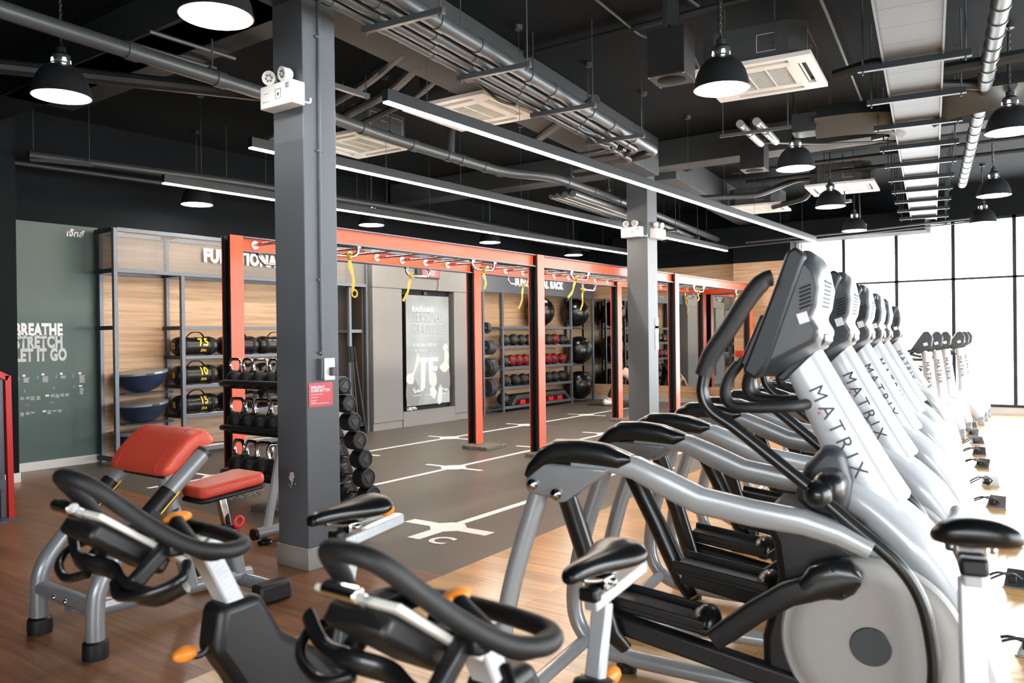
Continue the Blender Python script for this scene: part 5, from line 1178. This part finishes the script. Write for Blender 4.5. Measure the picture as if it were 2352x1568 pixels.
    for s in (-1, 1):
        MB().lathe([(0.0, -0.04), (0.036, -0.038), (0.05, -0.015), (0.053, 0.03), (0.05, 0.17)], 24, M=Matrix.Translation((0.93, s*0.31, 1.0)) @ Matrix.Rotation(s*PI/2, 4, 'X')).build('pivot_barrel', 'satin', t, smooth=60)
        MB().sphere((0.905, s*0.345, 0.985), 0.046, 20, 14).build('pivot_ball', 'satin', t, smooth=80)
        y = s*0.345; q = 0 if s < 0 else 0.10
        lower = smooth_path([(0.55, y, 1.40), (0.532, y, 1.31), (0.56, y, 1.245), (0.64, y, 1.19), (0.75, y, 1.105), (0.885, y, 0.998), (1.0, y, 0.90), (1.13, y*0.99, 0.79), (1.195, y*0.98, 0.69), (1.225, y*0.97, 0.56), (1.23, y*0.96, 0.43), (1.2, y*0.95, 0.3), (1.13, y*0.93, 0.2)], 5)
        MB().tube([V(p.x+q*max(0, (p.z-1.0))*0.9, p.y, p.z) for p in lower], 0.021, 14).build('moving_arm', 'satin', t, smooth=60)
        grip = smooth_path([(0.535, y, 1.365), (0.56, y, 1.43), (0.62, y*0.98, 1.52), (0.69, y*0.95, 1.63), (0.735, y*0.92, 1.682), (0.765, y*0.90, 1.693)], 5)
        MB().tube([V(p.x+q*(p.z-1.0)*0.9, p.y, p.z) for p in grip], [0.029]*5+[0.031]*15+[0.028]*5+[0.016], 14).build('hand_grip', 'foam', t, smooth=60)
        # fixed bars
        MB().tube(smooth_path([(0.845, s*0.07, 1.255), (0.80, s*0.15, 1.25), (0.68, s*0.19, 1.245), (0.60, s*0.19, 1.25), (0.572, s*0.185, 1.29), (0.585, s*0.175, 1.35), (0.62, s*0.165, 1.40)], 6), 0.02, 12).build('fixed_bar', 'foam', t, smooth=60)
        MB().tube(smooth_path([(0.60, s*0.165, 1.375), (0.63, s*0.16, 1.41), (0.66, s*0.12, 1.415), (0.69, s*0.06, 1.40)], 5), 0.015, 10).build('sensor_bar', 'graphite', t, smooth=60)
    # console
    pro = [(0.675, 1.352), (0.735, 1.352), (0.80, 1.395), (0.885, 1.45), (0.903, 1.497), (0.875, 1.555), (0.893, 1.60), (0.903, 1.68), (0.89, 1.755), (0.868, 1.792), (0.835, 1.80), (0.805, 1.778), (0.755, 1.60)]
    MB().loft([[(x+(0.03 if abs(y) > 0.2 else 0)*(0.75-x), y, 1.57+(z-1.57)*(1-0.22*max(0, abs(y)-0.12)/0.12)) for x, z in pro] for y in (-0.235, -0.2, -0.12, 0.12, 0.2, 0.235)]).build('console_shell', 'graphite', t, bevel=0.014, bseg=3, smooth=50)
    xz([(0.645, 1.375), (0.69, 1.345), (0.735, 1.40), (0.86, 1.765), (0.83, 1.80), (0.80, 1.785), (0.74, 1.62)], -0.25, 0.25).build('console_front', 'dark_steel', t, bevel=0.012)
    xz([(0.625, 1.40), (0.66, 1.372), (0.735, 1.56), (0.70, 1.575)], -0.2, 0.2).build('cup_tray', 'black', t, bevel=0.01)
    sc_ = V(0.795-0.69, 0, 1.77-1.46).normalized(); sn = V(-sc_.z, 0, sc_.x)
    MB().prism([(-0.19, 0), (0.19, 0), (0.19, 0.26), (-0.19, 0.26)], tuple(V(0.725, 0, 1.515)+sn*0.022), (0, 1, 0), sc_, tuple(sn*0.004)).build('screen_glass', 'ball', t)
    xz([(0.735, 1.345), (0.762, 1.335), (0.905, 1.475), (0.903, 1.505), (0.88, 1.49)], -0.118, 0.118).build('mast_collar', 'dark_steel', t, bevel=0.006)
    # vents and label on the near side of the shell
    for k in range(7):
        MB().box(-0.004, -0.1, -0.004, 0.004, 0.1, 0.004, Matrix.Translation((0.8895+0.0115*k/6, 0.0, 1.60+k*0.0145))).build('vent_slat', 'matte_black', t)
    for k in range(6):
        MB().box(0, 0, 0, 0.04, 0.004, 0.006, Matrix.Translation((0.838, -0.2405, 1.585+k*0.0135)) @ Matrix.Rotation(-0.35, 4, 'Y')).build('side_vent', 'matte_black', t)
    MB().box(0, 0, 0, 0.034, 0.003, 0.036, Matrix.Translation((0.838, -0.2425, 1.535)) @ Matrix.Rotation(-0.3, 4, 'Y')).build('label_plate', 'white', t)
    MB().lathe([(0, 0), (0.007, 0)], 12, M=Matrix.Translation((0.735, -0.238, 1.425)) @ Matrix.Rotation(PI/2, 4, 'X')).build('port', 'matte_black', t, smooth=0)
    return t
EO = V(2.53, 1.62, 0); ER = V(math.cos(math.radians(8)), math.sin(math.radians(8)), 0); ERZ = math.radians(-82)
el0 = elliptical()
elabs = ['nearest silver elliptical trainer in the row, its whole grey drive disc in view', 'second nearest elliptical trainer in the row', 'third elliptical trainer from the camera', 'fourth elliptical trainer from the camera', 'fifth elliptical trainer, its mast mostly hidden by the fourth', 'sixth and farthest elliptical trainer in the row']
for i, w in enumerate((0.345, 1.46, 2.60, 3.75, 4.80, 6.9)):
    loc = EO + ER*w
    if i == 0: el0.location = loc; el0.rotation_euler = (0, 0, ERZ); el0['label'] = elabs[0]; el0['group'] = 'elliptical trainers in a row'
    else: dup(el0, loc, ERZ, elabs[i], 'elliptical trainers in a row')
# ---- slimmer machines farther along the row
def upright_bike():
    t = thing('upright_bike', 'x', 'exercise bike')
    blade([(0.62, 0.45), (0.60, 0.8), (0.55, 1.25)], [0.1, 0.085, 0.075], [0.09, 0.07, 0.06], 0, 20, 4).build('mast', 'silver_light', t, smooth=60)
    text('mast_lettering', 'MATRIX', 0.085, 'dark_print', face((0.53, -0.0865, 1.12), (0.11, 0, -0.99), (0.99, 0, 0.11)), t, spacing=1.2)
    blade([(0.52, 0.52), (0.62, 0.42), (0.74, 0.3), (0.84, 0.12)], 0.11, [0.09, 0.15, 0.14, 0.08], 0, 20, 3).build('drive_cover', 'silver_light', t, smooth=60)
    xz([(0.36, 1.27), (0.47, 1.22), (0.62, 1.32), (0.64, 1.44), (0.58, 1.53), (0.52, 1.52)], -0.19, 0.19).build('console_shell', 'graphite', t, bevel=0.02)
    MB().box(0, 0, 0, 0.05, 0.003, 0.04, Matrix.Translation((0.53, -0.1945, 1.33)) @ Matrix.Rotation(-0.3, 4, 'Y')).build('label_plate', 'white', t)
    MB().tube(smooth_path([(0.45, -0.2, 1.28), (0.3, -0.25, 1.25), (0.22, -0.2, 1.2), (0.4, -0.05, 1.15), (0.58, 0, 1.15), (0.4, 0.05, 1.15), (0.22, 0.2, 1.2), (0.3, 0.25, 1.25), (0.45, 0.2, 1.28)], 5), 0.018, 10).build('handlebar', 'foam', t)
    MB().cyl((-0.05, 0, 0.3), (-0.12, 0, 0.86), 0.035, n=14).build('seat_post', 'silver', t); MB().sphere((-0.13, 0, 0.89), 0.15, 20, 12, (1, 0.85, 0.35)).build('seat', 'vinyl', t)
    MB().box(-0.35, -0.05, 0.05, 0.9, 0.05, 0.13).box(-0.4, -0.25, 0, -0.3, 0.25, 0.07).box(0.82, -0.25, 0, 0.9, 0.25, 0.07).build('base_frame', 'silver_mid', t, bevel=0.01)
    for s in (-1, 1): MB().bar((0.35, s*0.14, 0.35), (0.35+s*0.12, s*0.14, 0.25), 0.02, 0.03).cbox((0.35+s*0.13, s*0.2, 0.24), (0.1, 0.09, 0.025)).build('pedal', 'black', t)
    return t
ub0 = upright_bike()
UB = [(11.81, 2.37, -1.43), (12.91, 2.4, -1.43), (13.99, 2.43, -1.46), (15.03, 2.37, -1.43), (15.82, 2.39, -1.45), (16.54, 2.42, -1.45)]
ulabs = ['slim exercise bike past the last elliptical trainer, leftmost of the distant group', 'second slim exercise bike from the left in the distant group', 'slim exercise bike in the middle of the distant group, its whole mast lettering in view', 'fourth slim exercise bike from the left in the distant group', 'fifth slim exercise bike, second from the right of the distant group', 'rightmost slim exercise bike in front of the far windows']
for i, (x, y, rz) in enumerate(UB):
    o = ub0 if i == 0 else dup(ub0, (0, 0, 0))
    o.location = (x, y, 0); o.rotation_euler = (0, 0, rz); o['label'] = ulabs[i]; o['group'] = 'distant exercise bikes'
# ---- floor sockets with cables
def floor_socket():
    t = thing('floor_socket', 'x', 'floor socket')
    MB().cbox((0, 0, 0.004), (0.16, 0.16, 0.008)).build('base_plate', 'steel', t, bevel=0.002)
    MB().loft([[(0.075, -0.075, 0.008), (0.075, 0.075, 0.008), (-0.075, 0.075, 0.008), (-0.075, -0.075, 0.008)], [(0.068, -0.065, 0.02), (0.068, 0.065, 0.02), (-0.0, 0.06, 0.10), (-0.0, -0.06, 0.10)]]).build('raised_lid', 'steel', t, bevel=0.003)
    MB().tube(smooth_path([(-0.03, 0.02, 0.05), (-0.1, 0.1, 0.09), (-0.14, 0.2, 0.04), (-0.1, 0.3, 0.012), (-0.2, 0.36, 0.012), (-0.26, 0.28, 0.012), (-0.16, 0.24, 0.014), (-0.12, 0.36, 0.012), (-0.25, 0.44, 0.03)], 5), 0.007, 7).build('cable', 'black', t)
    MB().tube(smooth_path([(-0.03, -0.02, 0.05), (-0.12, 0.05, 0.1), (-0.2, 0.2, 0.03), (-0.16, 0.3, 0.012), (-0.28, 0.34, 0.012), (-0.3, 0.44, 0.03)], 5), 0.006, 7).build('cable', 'black', t)
    MB().cbox((-0.05, 0.03, 0.055), (0.05, 0.045, 0.04)).build('plug', 'black', t, bevel=0.006)
    return t
fs0 = floor_socket()
FS = [(4.4, 0.21), (5.56, 0.37), (6.6, 0.51), (7.99, 0.68), (9.09, 0.84), (10.26, 1.0), (11.3, 1.15), (12.39, 1.29), (13.37, 1.43), (14.45, 1.58), (15.6, 1.75)]
fn = ['nearest', 'second nearest', 'third nearest', 'fourth nearest', 'fifth nearest', 'middle', 'sixth farthest', 'fourth farthest', 'third farthest', 'second farthest', 'farthest']
fn[6] = 'fifth farthest'
for i, (x, y) in enumerate(FS):
    o = fs0 if i == 0 else dup(fs0, (0, 0, 0))
    o.location = (x, y, 0.0); o.rotation_euler = (0, 0, 0.15*((i*37) % 5-2)); o['label'] = f'open floor socket with black cables in the line before the trainers, {fn[i]}'; o['group'] = 'floor sockets along the trainers'

# ================================================================ indoor cycles
def cycle():
    t = thing('indoor_cycle', 'x', 'indoor bike')
    # local x points to the handlebar, y to the rider's left; saddle height 0.96
    # saddle
    top = []; secs = []
    for x, w, z, h in ((0.155, 0.012, 0.955, 0.01), (0.145, 0.024, 0.962, 0.017), (0.10, 0.029, 0.966, 0.02), (0.03, 0.036, 0.964, 0.022), (-0.03, 0.056, 0.964, 0.025), (-0.075, 0.078, 0.970, 0.027), (-0.105, 0.082, 0.975, 0.026), (-0.125, 0.066, 0.976, 0.02), (-0.135, 0.035, 0.974, 0.01)):
        secs.append([(x, w*math.cos(a), z + (h if math.sin(a) > 0 else h*1.25)*math.copysign(abs(math.sin(a))**0.8, math.sin(a)) - 0.14*(w*math.cos(a))**2/0.08) for a in [2*PI*i/18 for i in range(18)]])
    MB().loft(secs).build('saddle', 'vinyl', t, smooth=60, subsurf=1)
    MB().tube(smooth_path([(0.10, 0.012, 0.94), (0.02, 0.02, 0.925), (-0.08, 0.03, 0.945)], 4), 0.004, 6).tube(smooth_path([(0.10, -0.012, 0.94), (0.02, -0.02, 0.925), (-0.08, -0.03, 0.945)], 4), 0.004, 6).build('saddle_rail', 'steel', t)
    MB().cbox((0.0, 0, 0.915), (0.05, 0.06, 0.035)).cyl((0.0, -0.045, 0.918), (0.0, 0.045, 0.918), 0.01, n=10).build('saddle_clamp', 'chrome', t, bevel=0.005)
    MB().cbox((0.05, 0, 0.895), (0.035, 0.05, 0.035)).build('clamp_knob', 'black', t, bevel=0.008)
    sl = MB().bar((0.05, 0, 0.868), (-0.22, 0, 0.900), 0.036, 0.032).build('seat_slider', 'silver_light', t, bevel=0.005)
    m = MB()
    for k in range(14): m.box(0.03-0.017*k, -0.0185, 0.868+0.002*k, 0.031-0.017*k, 0.0185, 0.884+0.002*k)
    m.build('scale_marks', 'grey_print', sl, smooth=0)
    MB().sphere((-0.16, 0.0, 0.935), 0.022, 14, 10, (1.3, 0.8, 0.9)).build('slider_lever', 'orange_knob', t)
    MB().bar((-0.01, 0, 0.86), (0.05, 0, 0.60), 0.044, 0.036, (1, 0, 0)).build('seat_post', 'silver_light', t, bevel=0.006)
    # frame
    sleeve = MB().bar((0.03, 0, 0.68), (0.10, 0, 0.40), 0.085, 0.10, (1, 0, 0)).build('seat_tube', 'black', t, bevel=0.02)
    MB().box(-0.03, -0.0445, 0.0, 0.03, -0.0435, 0.012, Matrix.Translation((0.045, 0, 0.655)) @ Matrix.Rotation(0.25, 4, 'Y')).box(-0.03, 0.0435, 0.0, 0.03, 0.0445, 0.012, Matrix.Translation((0.045, 0, 0.655)) @ Matrix.Rotation(0.25, 4, 'Y')).build('yellow_stripe', 'yellow_print', sleeve, smooth=0)
    MB().sphere((-0.045, 0.0, 0.655), 0.03, 16, 10, (1.3, 0.7, 0.75)).build('post_lever', 'orange_knob', t)
    xz([(0.35, 0.835), (0.47, 0.83), (0.49, 0.715), (0.43, 0.62), (0.37, 0.5), (0.5, 0.43), (0.8, 0.37), (0.8, 0.2), (0.2, 0.13), (0.03, 0.28), (0.05, 0.5), (0.16, 0.625), (0.28, 0.71)], -0.05, 0.05).build('frame_body', 'black', t, bevel=0.025, bseg=3)
    for s in (-1, 1):
        M = Matrix.Translation((0.22, s*0.05, 0.30)) @ Matrix.Rotation(-s*PI/2, 4, 'X')
        MB().lathe([(0.0, 0.05), (0.09, 0.05), (0.14, 0.04), (0.165, 0.02), (0.17, 0.0)], 32, M=M).build('drive_cover', 'satin', t, smooth=40)
        MB().bar((0.22, s*0.12, 0.30), (0.22+s*0.12, s*0.12, 0.18), 0.02, 0.035).build('crank', 'steel', t); MB().cbox((0.22+s*0.13, s*0.18, 0.17), (0.1, 0.1, 0.03)).build('pedal', 'black', t, bevel=0.008)
        text('frame_lettering', 'MATRIX', 0.07, 'grey_print', face((0.62 if s > 0 else 0.34, s*0.0512, 0.40 if s > 0 else 0.36), (-0.93*s, 0, -0.35 if s > 0 else 0.35), (-0.35, 0, 0.93)) if s > 0 else face((0.36, s*0.0512, 0.33), (0.93, 0, 0.35), (-0.35, 0, 0.93)), t, bold=0.01, spacing=1.15)
    M = Matrix.Rotation(PI/2, 4, 'X')
    MB().lathe([(0.03, -0.03), (0.21, -0.03), (0.235, -0.022), (0.24, 0.0), (0.235, 0.022), (0.21, 0.03), (0.03, 0.03)], 44, (0.72, 0, 0.33), M).build('flywheel', 'graphite', t, smooth=35)
    for x in (-0.35, 0.98):
        b_ = MB().cyl((x, -0.25, 0.05), (x, 0.25, 0.05), 0.035, n=16).build('stabiliser', 'black', t)
        for s in (-1, 1): MB().cyl((x, s*0.22, 0.0), (x, s*0.22, 0.03), 0.03, n=14).build('levelling_foot', 'black', b_)
    MB().bar((0.12, 0, 0.2), (-0.35, 0, 0.07), 0.06, 0.06).bar((0.75, 0, 0.2), (0.98, 0, 0.07), 0.06, 0.06).build('base_strut', 'black', t, bevel=0.01)
    # handlebar post and orange post lever
    MB().bar((0.40, 0, 0.79), (0.505, 0, 1.0), 0.065, 0.05, (1, 0, 0)).build('bar_post', 'silver_light', t, bevel=0.006)
    m = MB()
    for k in range(14): m.box(-0.012, 0.0325, 0.0, 0.012, 0.0332, 0.002, Matrix.Translation((0.42+0.0064*k, 0, 0.83+0.0128*k)) @ Matrix.Rotation(0.46, 4, 'Y'))
    m.build('scale_marks', 'grey_print', t, smooth=0)
    MB().tube(smooth_path([(0.47, 0.0, 0.735), (0.50, 0.0, 0.71), (0.53, 0.0, 0.715)], 4), 0.009, 8).build('lever_stem', 'black', t); MB().sphere((0.545, 0.0, 0.725), 0.026, 16, 10, (1.25, 0.8, 0.75)).build('post_lever', 'orange_knob', t)
    MB().bar((0.43, 0, 0.995), (0.66, 0, 1.02), 0.045, 0.03).build('bar_slider', 'silver_light', t, bevel=0.005)
    # handlebar: closed loop rising to a narrow front horn, with two inner stubs
    L = [(0.50, 0.0, 1.03), (0.495, 0.14, 1.022), (0.515, 0.2, 1.017), (0.57, 0.21, 1.018), (0.63, 0.18, 1.035), (0.69, 0.135, 1.08), (0.745, 0.095, 1.135), (0.79, 0.07, 1.18), (0.812, 0.045, 1.2), (0.82, 0.0, 1.205)]
    loop = L + [(x, -y, z) for x, y, z in L[-2:0:-1]]
    MB().tube(smooth_path(loop, 6, True), 0.0185, 14, True).build('handlebar', 'foam', t, smooth=60)
    for s in (-1, 1):
        MB().tube(smooth_path([(0.535, s*0.204, 1.018), (0.59, s*0.19, 1.015), (0.60, s*0.14, 1.022), (0.595, s*0.07, 1.055), (0.59, s*0.045, 1.068)], 5), [0.017]*4+[0.019]*17, 14).build('bar_stub', 'foam', t, smooth=60)
        MB().bar((0.62, s*0.02, 1.01), (0.65, s*0.15, 1.035), 0.035, 0.04).build('bar_bracket', 'black', t, bevel=0.008)
    MB().bar((0.60, 0, 1.02), (0.55, 0, 1.05), 0.05, 0.035).build('brake_housing', 'black', t, bevel=0.01)
    MB().sphere((0.58, 0.03, 1.075), 0.026, 16, 10, (1.5, 0.75, 0.55)).build('brake_knob', 'orange_knob', t)
    # display tray across the front
    Md = Matrix.Translation((0.70, 0, 1.045)) @ Matrix.Rotation(-0.62, 4, 'Y')
    MB().box(-0.10, -0.075, -0.04, 0.11, 0.075, 0.004, Md).build('display', 'black', t, bevel=0.012); MB().box(-0.13, -0.1, 0.004, 0.13, 0.1, 0.016, Md).build('display_edge', 'ac', t, bevel=0.003)
    MB().box(-0.12, -0.09, 0.016, 0.12, 0.09, 0.019, Md).build('display_face', 'satin', t)
    MB().box(0.125, -0.03, -0.006, 0.16, 0.03, 0.016, Md).cyl(Md @ V(0.16, -0.04, 0.005), Md @ V(0.16, 0.04, 0.005), 0.014, n=10).build('clip', 'chrome', t, bevel=0.003)
    # twin dumbbell and bottle holders
    MB().tube(smooth_path([(0.70, -0.24, 1.02), (0.72, -0.17, 0.98), (0.74, -0.08, 0.985), (0.72, 0.0, 0.975), (0.74, 0.08, 0.96), (0.72, 0.17, 0.945), (0.69, 0.24, 0.98)], 5), 0.012, 12, flat=(1, 1.9)).build('bottle_cradle', 'satin', t, smooth=60)
    for s in (-1, 1):
        MB().tube(smooth_path([(0.66, s*0.20, 1.01), (0.70, s*0.24, 0.99), (0.75, s*0.20, 0.965), (0.77, s*0.12, 0.95), (0.75, s*0.06, 0.965)], 5), 0.011, 10).build('bottle_ring', 'satin', t, smooth=60)
    for y_ in (-0.11, 0.11): MB().bar((0.645, y_, 1.04), (0.735, y_, 0.965), 0.03, 0.035).build('cradle_arm', 'black', t, bevel=0.008)
    return t
cy0 = cycle()
BARS = ('handlebar', 'bar_stub', 'bar_bracket', 'brake_housing', 'brake_knob', 'display', 'display_edge', 'display_face', 'clip', 'bottle_cradle', 'bottle_ring', 'cradle_arm', 'bar_slider', 'bar_post', 'scale_marks')
for i, (x, y, dz, rz, lab) in enumerate(((1.658, 1.831, 0.02, PI, 'black indoor bike in the left foreground, in front of the red curl bench'), (1.698, 0.981, -0.01, PI, 'black indoor bike in the centre foreground with orange brake knob'), (1.79, 0.20, 0.16, PI+0.22, 'black indoor bike at the right foreground, mostly its saddle and post in view'))):
    o = cy0 if i == 0 else dup(cy0, (0, 0, 0))
    o.location = (x, y, 0); o.rotation_euler = (0, 0, rz); o['label'] = lab; o['group'] = 'indoor bikes in the foreground'
    for ch in o.children:                      # saddles and bars are set to different heights
        nm_ = ch.name.split('.')[0]
        if nm_ in ('saddle', 'saddle_rail', 'saddle_clamp', 'clamp_knob', 'seat_slider', 'slider_lever', 'seat_post'):
            ch.location.z = dz
            if i == 2 and nm_.startswith('saddle'): ch.rotation_euler = (0, 0, PI)
            if i == 2 and nm_ == 'slider_lever': ch.location = (-0.05, 0.0, dz-0.01)
        if i == 1 and nm_ in BARS: ch.location.z = -0.047
        if i == 2 and nm_ in BARS: ch.location.z = -0.27

# ================================================================ preacher curl bench
t = thing('curl_bench', 'silver preacher curl bench with orange red pads on the brown wood floor', 'curl bench')
for y in (3.86, 4.44):
    lg = MB().tube(smooth_path([(1.885, y, 0.03), (1.885, y, 0.2), (1.90, y, 0.32), (1.97, y, 0.43), (2.13, y, 0.60), (2.3, y, 0.757), (2.46, y, 0.90)], 5), 0.043, 18).build('front_leg', 'silver_mid', t, smooth=60)
    MB().lathe([(0.0, 0.0), (0.058, 0.0), (0.06, 0.02), (0.058, 0.075), (0.046, 0.085)], 20, (1.885, y, 0)).build('rubber_boot', 'rubber', lg)
    MB().cyl((2.46, y, 0.90), (2.475, y, 0.914), 0.045, n=18).build('tube_end', 'graphite', lg)
    a, b = V(2.09, y, 0.563), V(2.27, y, 0.73)
    MB().cyl(a, b, 0.049, n=18).build('rubber_sleeve', 'black', lg)
    MB().cyl(V(2.12, y-0.043, 0.563), V(2.30, y-0.043, 0.73), 0.006, n=8).build('yellow_trim', 'yellow_print', lg)
MB().cyl((1.89, 3.86, 0.235), (1.89, 4.44, 0.235), 0.04, n=18).build('cross_tube', 'silver_mid', t)
for y in (4.08, 4.2): MB().sphere((1.852, y, 0.235), 0.013, 10, 8).build('bolt', 'chrome', t)
sp_ = MB().tube(fillet([(1.9, 4.15, 0.20), (2.05, 4.15, 0.14), (2.95, 4.15, 0.10)], 0.1), 0.042, 18).build('spine_tube', 'silver_mid', t, smooth=60)
MB().cbox((2.12, 4.107, 0.16), (0.2, 0.004, 0.03)).build('sticker', 'white_print', sp_); MB().cbox((2.24, 4.1065, 0.155), (0.02, 0.004, 0.03)).build('sticker_end', 'orange_knob', sp_)
MB().cyl((2.40, 4.15, 0.84), (2.56, 4.15, 0.12), 0.045, n=18).build('pad_post', 'silver_mid', t, smooth=60)
text('post_lettering', 'MATRIX', 0.055, 'dark_print', face((2.433, 4.104, 0.58), (0.215, 0, -0.976), (0.976, 0, 0.215)), t, bold=0.01, spacing=1.1)
# pad: thick slab rolled over its top edge
ax = V(0.73, 0, 0.68).normalized(); nx = V(-ax.z, 0, ax.x)
prof = []
base = V(2.275, 0, 0.80)
for u_, v_ in ((0.0, -0.01), (-0.015, 0.02), (0.0, 0.05), (0.06, 0.066), (0.2, 0.07), (0.27, 0.062), (0.31, 0.035), (0.325, -0.005), (0.322, -0.06), (0.305, -0.075), (0.285, -0.06), (0.275, -0.02), (0.255, -0.005), (0.1, -0.012)):
    q = base+ax*u_+nx*v_; prof.append((q.x, q.z))
pad = MB().loft([[(base.x+(x-base.x)*k_+0.15*(1-k_), y, base.z+(z-base.z)*k_+0.12*(1-k_)) for x, z in prof] for y, k_ in ((3.86, 0.86), (3.875, 0.97), (3.93, 1.0), (4.15, 1.0), (4.37, 1.0), (4.425, 0.97), (4.44, 0.86))]).build('arm_pad', 'red_vinyl', t, smooth=70, subsurf=1)
for y in (3.955, 4.345):
    MB().tube([V(x, y, z) for x, z in [( (base+ax*u_+nx*v_).x, (base+ax*u_+nx*v_).z) for u_, v_ in ((-0.012, 0.02), (0.01, 0.053), (0.06, 0.064), (0.2, 0.068), (0.262, 0.062), (0.305, 0.035), (0.32, -0.01))]], 0.0025, 6).build('pad_seam', 'red', pad)
MB().box(-0.0, -0.2, -0.012, 0.26, 0.2, 0.0, Matrix.Translation((2.285, 4.15, 0.79)) @ Matrix.Rotation(-math.atan2(0.68, 0.73), 4, 'Y')).build('pad_board', 'dark_steel', t)
# seat
def seat(z0, z1, g, m_, nm_):
    pts = [(2.57-g, -0.09), (2.60, -0.115-g), (2.95, -0.15-g), (2.985+g, -0.12), (2.985+g, 0.12), (2.95, 0.15+g), (2.60, 0.115+g), (2.57-g, 0.09)]
    o = MB().prism([(x, 4.15+y) for x, y in pts], (0, 0, 0), (1, 0, 0), (0, 1, 0), (0, 0, z1-z0)).xf(Matrix.Translation((2.78, 4.15, z0)) @ Matrix.Rotation(-0.1, 4, 'Y') @ Matrix.Translation((-2.78, -4.15, 0))).build(nm_, m_, t, bevel=0.022, bseg=4, smooth=60); return o
seat(0.632, 0.70, 0.0, 'red_vinyl', 'seat_pad'); seat(0.605, 0.634, 0.004, 'black', 'seat_board')
MB().bar((2.755, 4.15, 0.61), (2.82, 4.15, 0.33), 0.045, 0.045, (1, 0, 0)).build('seat_post', 'chrome', t, bevel=0.006); MB().bar((2.795, 4.128, 0.47), (2.81, 4.128, 0.36), 0.006, 0.014, (1, 0, 0)).build('post_slot', 'matte_black', t)
MB().bar((2.81, 4.15, 0.40), (2.875, 4.15, 0.10), 0.075, 0.075, (1, 0, 0)).build('post_sleeve', 'silver_mid', t, bevel=0.012); MB().cbox((2.808, 4.15, 0.405), (0.09, 0.09, 0.03)).build('sleeve_collar', 'black', t, bevel=0.006)
MB().torus((2.835, 4.085, 0.44), 0.028, 0.012, 'Y', 18, 8).cyl((2.835, 4.085, 0.41), (2.835, 4.1, 0.36), 0.01, n=8).build('pull_pin', 'red', t)
MB().cyl((2.9, 3.88, 0.075), (2.9, 4.42, 0.075), 0.042, n=16).build('rear_cross_tube', 'silver_mid', t)
for y in (3.84, 4.46): MB().cbox((2.88, y, 0.06), (0.22, 0.1, 0.115)).build('rear_foot', 'rubber', t, bevel=0.02)
